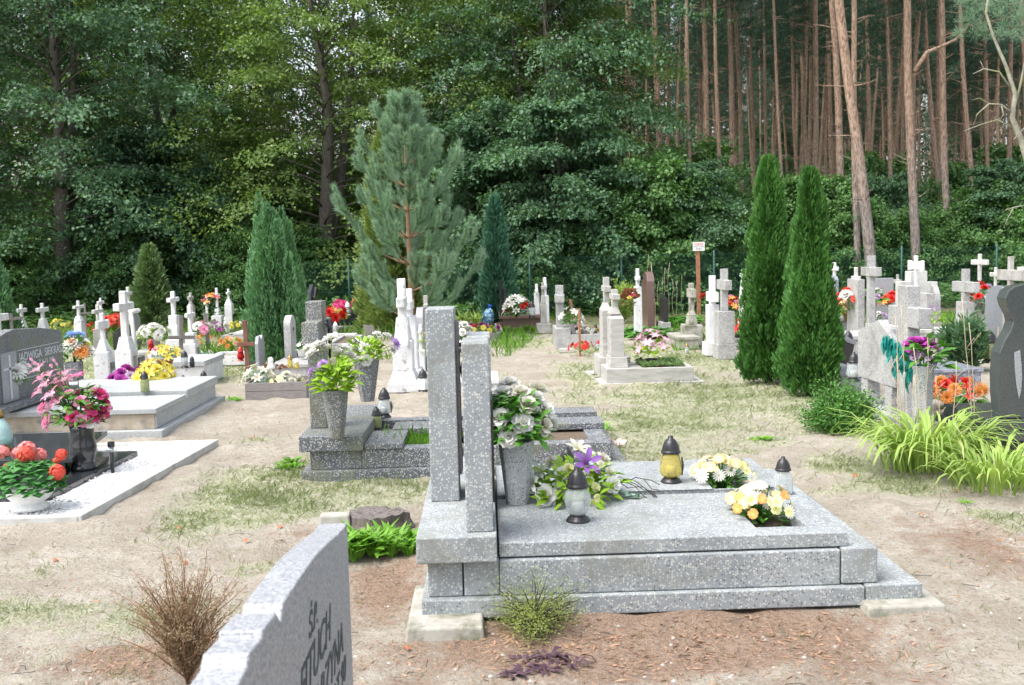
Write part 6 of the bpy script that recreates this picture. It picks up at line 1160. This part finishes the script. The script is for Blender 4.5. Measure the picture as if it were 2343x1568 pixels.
PM = [pine_mesh(31, 22, .155, .5, .50), pine_mesh(32, 24, .17, .8, .62), pine_mesh(33, 21, .14, 1.0, .46), pine_mesh(34, 23, .16, .3, .56)]
NEAR = [(2002, 27, 1935, 34, 'thick leaning pine forking low at right, closest of the pines'), (2096, 28, 2087, 27, 'straight orange pine with crooked side bough at right'), (2173, 30, 2150, 22, 'pine with greyish foot right of the straight orange one'), (1940, 33, 1902, 24, 'slightly leaning pine left of the thick one'),
        (1655, 34, 1641, 14, 'slim pale pine left of the thujas'), (1586, 33, 1577, 14, 'slim pine with whitish bark left of the slim pale one'), (1630, 36, 1604, 19, 'leaning orange pine between the two slim ones'), (1678, 37, 1667, 17, 'deep red-orange pine behind the tall thuja tip'), (1458, 34, 1441, 15, 'first orange pine right of the lindens'), (1802, 35, 1774, 11, 'thin leaning pine above the gap of the thujas'),
        (2046, 38, 2025, 14, 'pine seen between the two nearest right trunks'), (1512, 38, 1500, 15, 'second orange pine right of the lindens'), (2240, 37, 2200, 17, 'leaning pine near the bare crooked tree'), (1037, 45, 1030, 13, 'pale pine showing above the young pine'), (1084, 48, 1078, 10, 'thinner pine right of the one above the young pine')]
NP = []
def near_pine(px, d, pxt, wpx, lb, k):
    x, y = at(px, d); base = Vector((x, y, gz(x, y))); top = PD(pxt, 0, d); sl = (top-base); tm = PM[k % 4]; r0 = (.155, .17, .14, .16)[k % 4]; s = wpx*d/FX/2/r0*.8
    r_ = thing('pine_tree', lb, 'pine', base); ax = sl.normalized(); ang = Vector((0, 0, 1)).rotation_difference(ax); r_.rotation_mode = 'QUATERNION'; r_.rotation_quaternion = ang; r_.scale = (s, s, 1.0); a_ = link('trunk', tm[0], r_); b_ = link('crown', tm[1], r_); NP.append(r_)
    if s > 1.6 or s < .7:
        for q in (b_,): q.scale = (1/s, 1/s, 1)
for k, (px, d, pxt, w__, lb) in enumerate(NEAR): near_pine(px, d, pxt, w__, lb, k)
near_pine(1962, 27.6, 1950, 20, 'second stem close against the thick leaning pine', 2)
for px in range(1340, 2560, 36):
    d = rnd(72, 120); x, y = at(px+rnd(-25, 25), d); place_tree('u', random.choice((LD, LD, LC)), x, y, rnd(.6, .85), rnd(0, 6), 'far broadleaf tree closing the view between the pine trunks', 'far trees between the pine trunks', 'broadleaf_tree')
random.seed(77); placed = []; k = 0
while k < 288:
    d = 38+88*rnd(0, 1); px = rnd(1380, 2420)-(rnd(0, 300) if k % 3 == 0 else 0) if k < 224 else rnd(-100, 1400); x, y = at(px, d)
    if any((x-a)**2+(y-b)**2 < 2.2 for a, b in placed): continue
    placed.append((x, y)); r_ = place_tree('p', random.choice(PM), x, y, rnd(.85, 1.15), rnd(0, 6), 'orange-barked pine deep in the wood' if k < 224 else 'pine glimpsed behind the linden crowns', 'pines deep in the wood' if k < 224 else 'pines behind the lindens', 'pine_tree', 'pine'); r_.rotation_euler = (rnd(-.03, .03), rnd(-.07, .02), rnd(0, 6)); q_ = rnd(.6, .85); r_.scale = (q_, q_, r_.scale.z); k += 1
# the far depth of the wood, where single stems can no longer be told apart
random.seed(99); tk = MB(); P, D = [], []; gg = np.random.default_rng(99)
for i in range(620):
    d = rnd(96, 185); px = rnd(-300, 2650) if i % 3 else rnd(1350, 2500); x, y = at(px, d); z = .9; lx = rnd(-1, .6); r = rnd(.09, .15); tk.tube([(x, y, z-.5), (x+lx*.5, y, 9), (x+lx, y, 22)], [r, r*.8, r*.4], 4)
    n_ = 75; P.append(np.stack([gg.normal(x+lx, 1.7, n_), gg.normal(y, 1.7, n_), gg.uniform(9 if i % 3 else 4, 23, n_)], 1))
tkm = part('distant_trunks', tk, PB); tag(tkm, 'massed distant pine stems filling the depth of the wood', 'distant wood', kind='stuff'); P = np.concatenate(P); n = len(P)
o = link('distant_foliage', leafmesh('distant_foliage', P, gg.normal(0, 1, (n, 3)), gg.normal(0, 1, (n, 3)), .35+.5*gg.random(n), .28, F_PIN)); tag(o, 'hazy dark green foliage mass of the distant wood', 'distant wood', kind='stuff')
# bare crooked tree at the right edge
p = W(2398, 880); d = 15; bt = thing('dead_tree', 'bare mossy crooked tree reaching in from the right edge', 'tree', (p.x, p.y, 0)); base = Vector((p.x, p.y, 0)); dd = depth(base); q = lambda *a: [PD(x, y, dd)-base for x, y in a]; mm = dd/FX
tb = MB().tube([Vector((0, 0, -.1))]+q((2385, 700), (2365, 420), (2335, 320), (2315, 270), (2322, 215), (2300, 150), (2272, 85), (2255, 30), (2262, -20)), [10*mm, 9*mm, 8*mm, 7*mm, 6*mm, 5*mm, 4*mm, 3*mm, 3*mm, 2*mm], 8)
for pts, r0 in ((((2318, 262), (2290, 240), (2262, 238), (2235, 262), (2225, 290)), 4), (((2310, 200), (2285, 165), (2250, 158), (2225, 170)), 4), (((2322, 240), (2335, 190), (2342, 150), (2350, 120)), 5), (((2312, 290), (2280, 275), (2245, 285), (2205, 300)), 3.5), (((2290, 240), (2295, 262), (2270, 305)), 2.5), (((2262, 238), (2240, 225), (2222, 230)), 2), (((2250, 158), (2242, 140)), 2.5), (((2320, 320), (2345, 290)), 4), (((2345, 470), (2318, 475), (2298, 482)), 3), (((2318, 475), (2305, 500), (2296, 520)), 2)):
    tb.tube(q(*pts), [.62*r0*mm*(1-.6*i/(len(pts)-1)) for i in range(len(pts))], 6)
part('trunk', tb, BKB, bt)
bpy.context.view_layer.update()
r_ = NP[1]; inv = r_.matrix_world.inverted(); random.seed(4); gg = np.random.default_rng(4); q = [PD(x, y, 27.6) for x, y in ((2092, 165), (2120, 120), (2150, 108), (2185, 92), (2215, 60), (2290, 45), (2350, 30))]
o = part('side_bough', MB().tube(q, [.07, .06, .05, .04, .03, .02, .01], 6), PB); o.parent = r_; o.matrix_parent_inverse = inv
P, D = [], []
for c in [PD(rnd(2190, 2350), rnd(-10, 85), 27.6+rnd(-.4, .4)) for _ in range(60)]:
    d = gg.normal(0, 1, (70, 3)); d /= np.linalg.norm(d, axis=1, keepdims=True); P.append(np.array(c)+d*gg.random((70, 1))*.2); D.append(d+[0, 0, .3])
P = np.concatenate(P); D = np.concatenate(D); o = link('needles', leafmesh('needles', P, D, gg.normal(0, 1, (len(P), 3)), .14, .014, F_YPN, 'needle')); o.parent = r_; o.matrix_parent_inverse = inv

# undergrowth on the forest floor
n = 90000; y = 25+rng.random(n)**1.3*26; x = (rng.random(n)*2-1)*(y*.62+2)+y*.026; nz_ = vnoise(x, y, .8, 4); k_ = nz_ > .38; x, y, nz_ = x[k_], y[k_], nz_[k_]; n = len(x)
P = np.stack([x, y, relief(x, y)+rng.random(n)*.75*nz_], 1); a_ = rng.random(n)*6.3
o = link('undergrowth', leafmesh('undergrowth', P, np.stack([np.cos(a_), np.sin(a_), rng.random(n)*.6-.1], 1), rng.normal(0, .5, (n, 3))+[0, 0, 1], .12+.1*rng.random(n), .07, F_UND)); tag(o, 'low leafy undergrowth covering the forest floor', 'undergrowth', kind='stuff')
n = 26000; y = 16+rng.random(n)*9.5; x = (rng.random(n)*2-1)*(y*.6+1)+y*.026; g_ = vnoise(x, y, .9, 8); k_ = (g_ > .55) & clear(x, y) & ((np.abs(x-1.7-.18*(y-16)) > 1.3) | (y > 24)); x, y = x[k_], y[k_]; n = len(x); a_ = rng.random(n)*6.3
o = link('tall_weeds', leafmesh('tall_weeds', np.stack([x, y, relief(x, y)-.01], 1), np.stack([np.cos(a_)*.5, np.sin(a_)*.5, np.ones(n)], 1), np.stack([-np.sin(a_), np.cos(a_), a_*0], 1), .08+.22*rng.random(n)**2, .016, F_LUS, 'blade')); tag(o, 'taller green weeds between the rear graves', 'weeds', kind='stuff')
# fence
fa, fb = Vector((*at(560, 25.6), 0)), Vector((*at(2560, 24.6), 0)); fr = thing('chain_link_fence', 'green chain-link fence on thin steel posts along the edge of the wood', 'fence', (fa.x, fa.y, 0)); dx = fb-fa; Lf = dx.length; u = dx/Lf; FH = 1.5
for k in range(int(Lf/2.3)+1):
    c = u*(k*2.3+.35); part('post', MB().tube([c+Vector((0, .03, -.1)), c+Vector((0, .03, FH+.08))], .028, 8), GREENM, fr)
wm = MB(); s = .075
def strip(a, b, r=.0014):
    d = (b-a).normalized(); c = d.cross(Vector((0, 1, 0))).normalized()*r; e = Vector((0, r, 0)); wm.add([a-c, a+c, a+e, b-c, b+c, b+e], [(0, 1, 4, 3), (1, 2, 5, 4), (2, 0, 3, 5)])
k = -FH
while k < Lf:
    a0, a1 = max(0, k), min(Lf, k+FH); strip(u*a0+Vector((0, 0, a0-k)), u*a1+Vector((0, 0, a1-k))); strip(u*a0+Vector((0, .003, FH-(a0-k))), u*a1+Vector((0, .003, FH-(a1-k)))); k += s
for z in (.05, FH*.5, FH): strip(u*0+Vector((0, .006, z)), u*Lf+Vector((0, .006, z)), .003)
part('wire_mesh', wm, GREENM, fr)
make_ground_cover()
_dg = bpy.context.evaluated_depsgraph_get()
for o in TEXTS:          # lettering becomes plain meshes
    me = bpy.data.meshes.new_from_object(o.evaluated_get(_dg)); nm = o.name; q = bpy.data.objects.new('tmp', me); COL.objects.link(q); q.parent = o.parent; q.location = o.location; q.rotation_euler = o.rotation_euler; bpy.data.objects.remove(o); q.name = nm.split('.')[0]
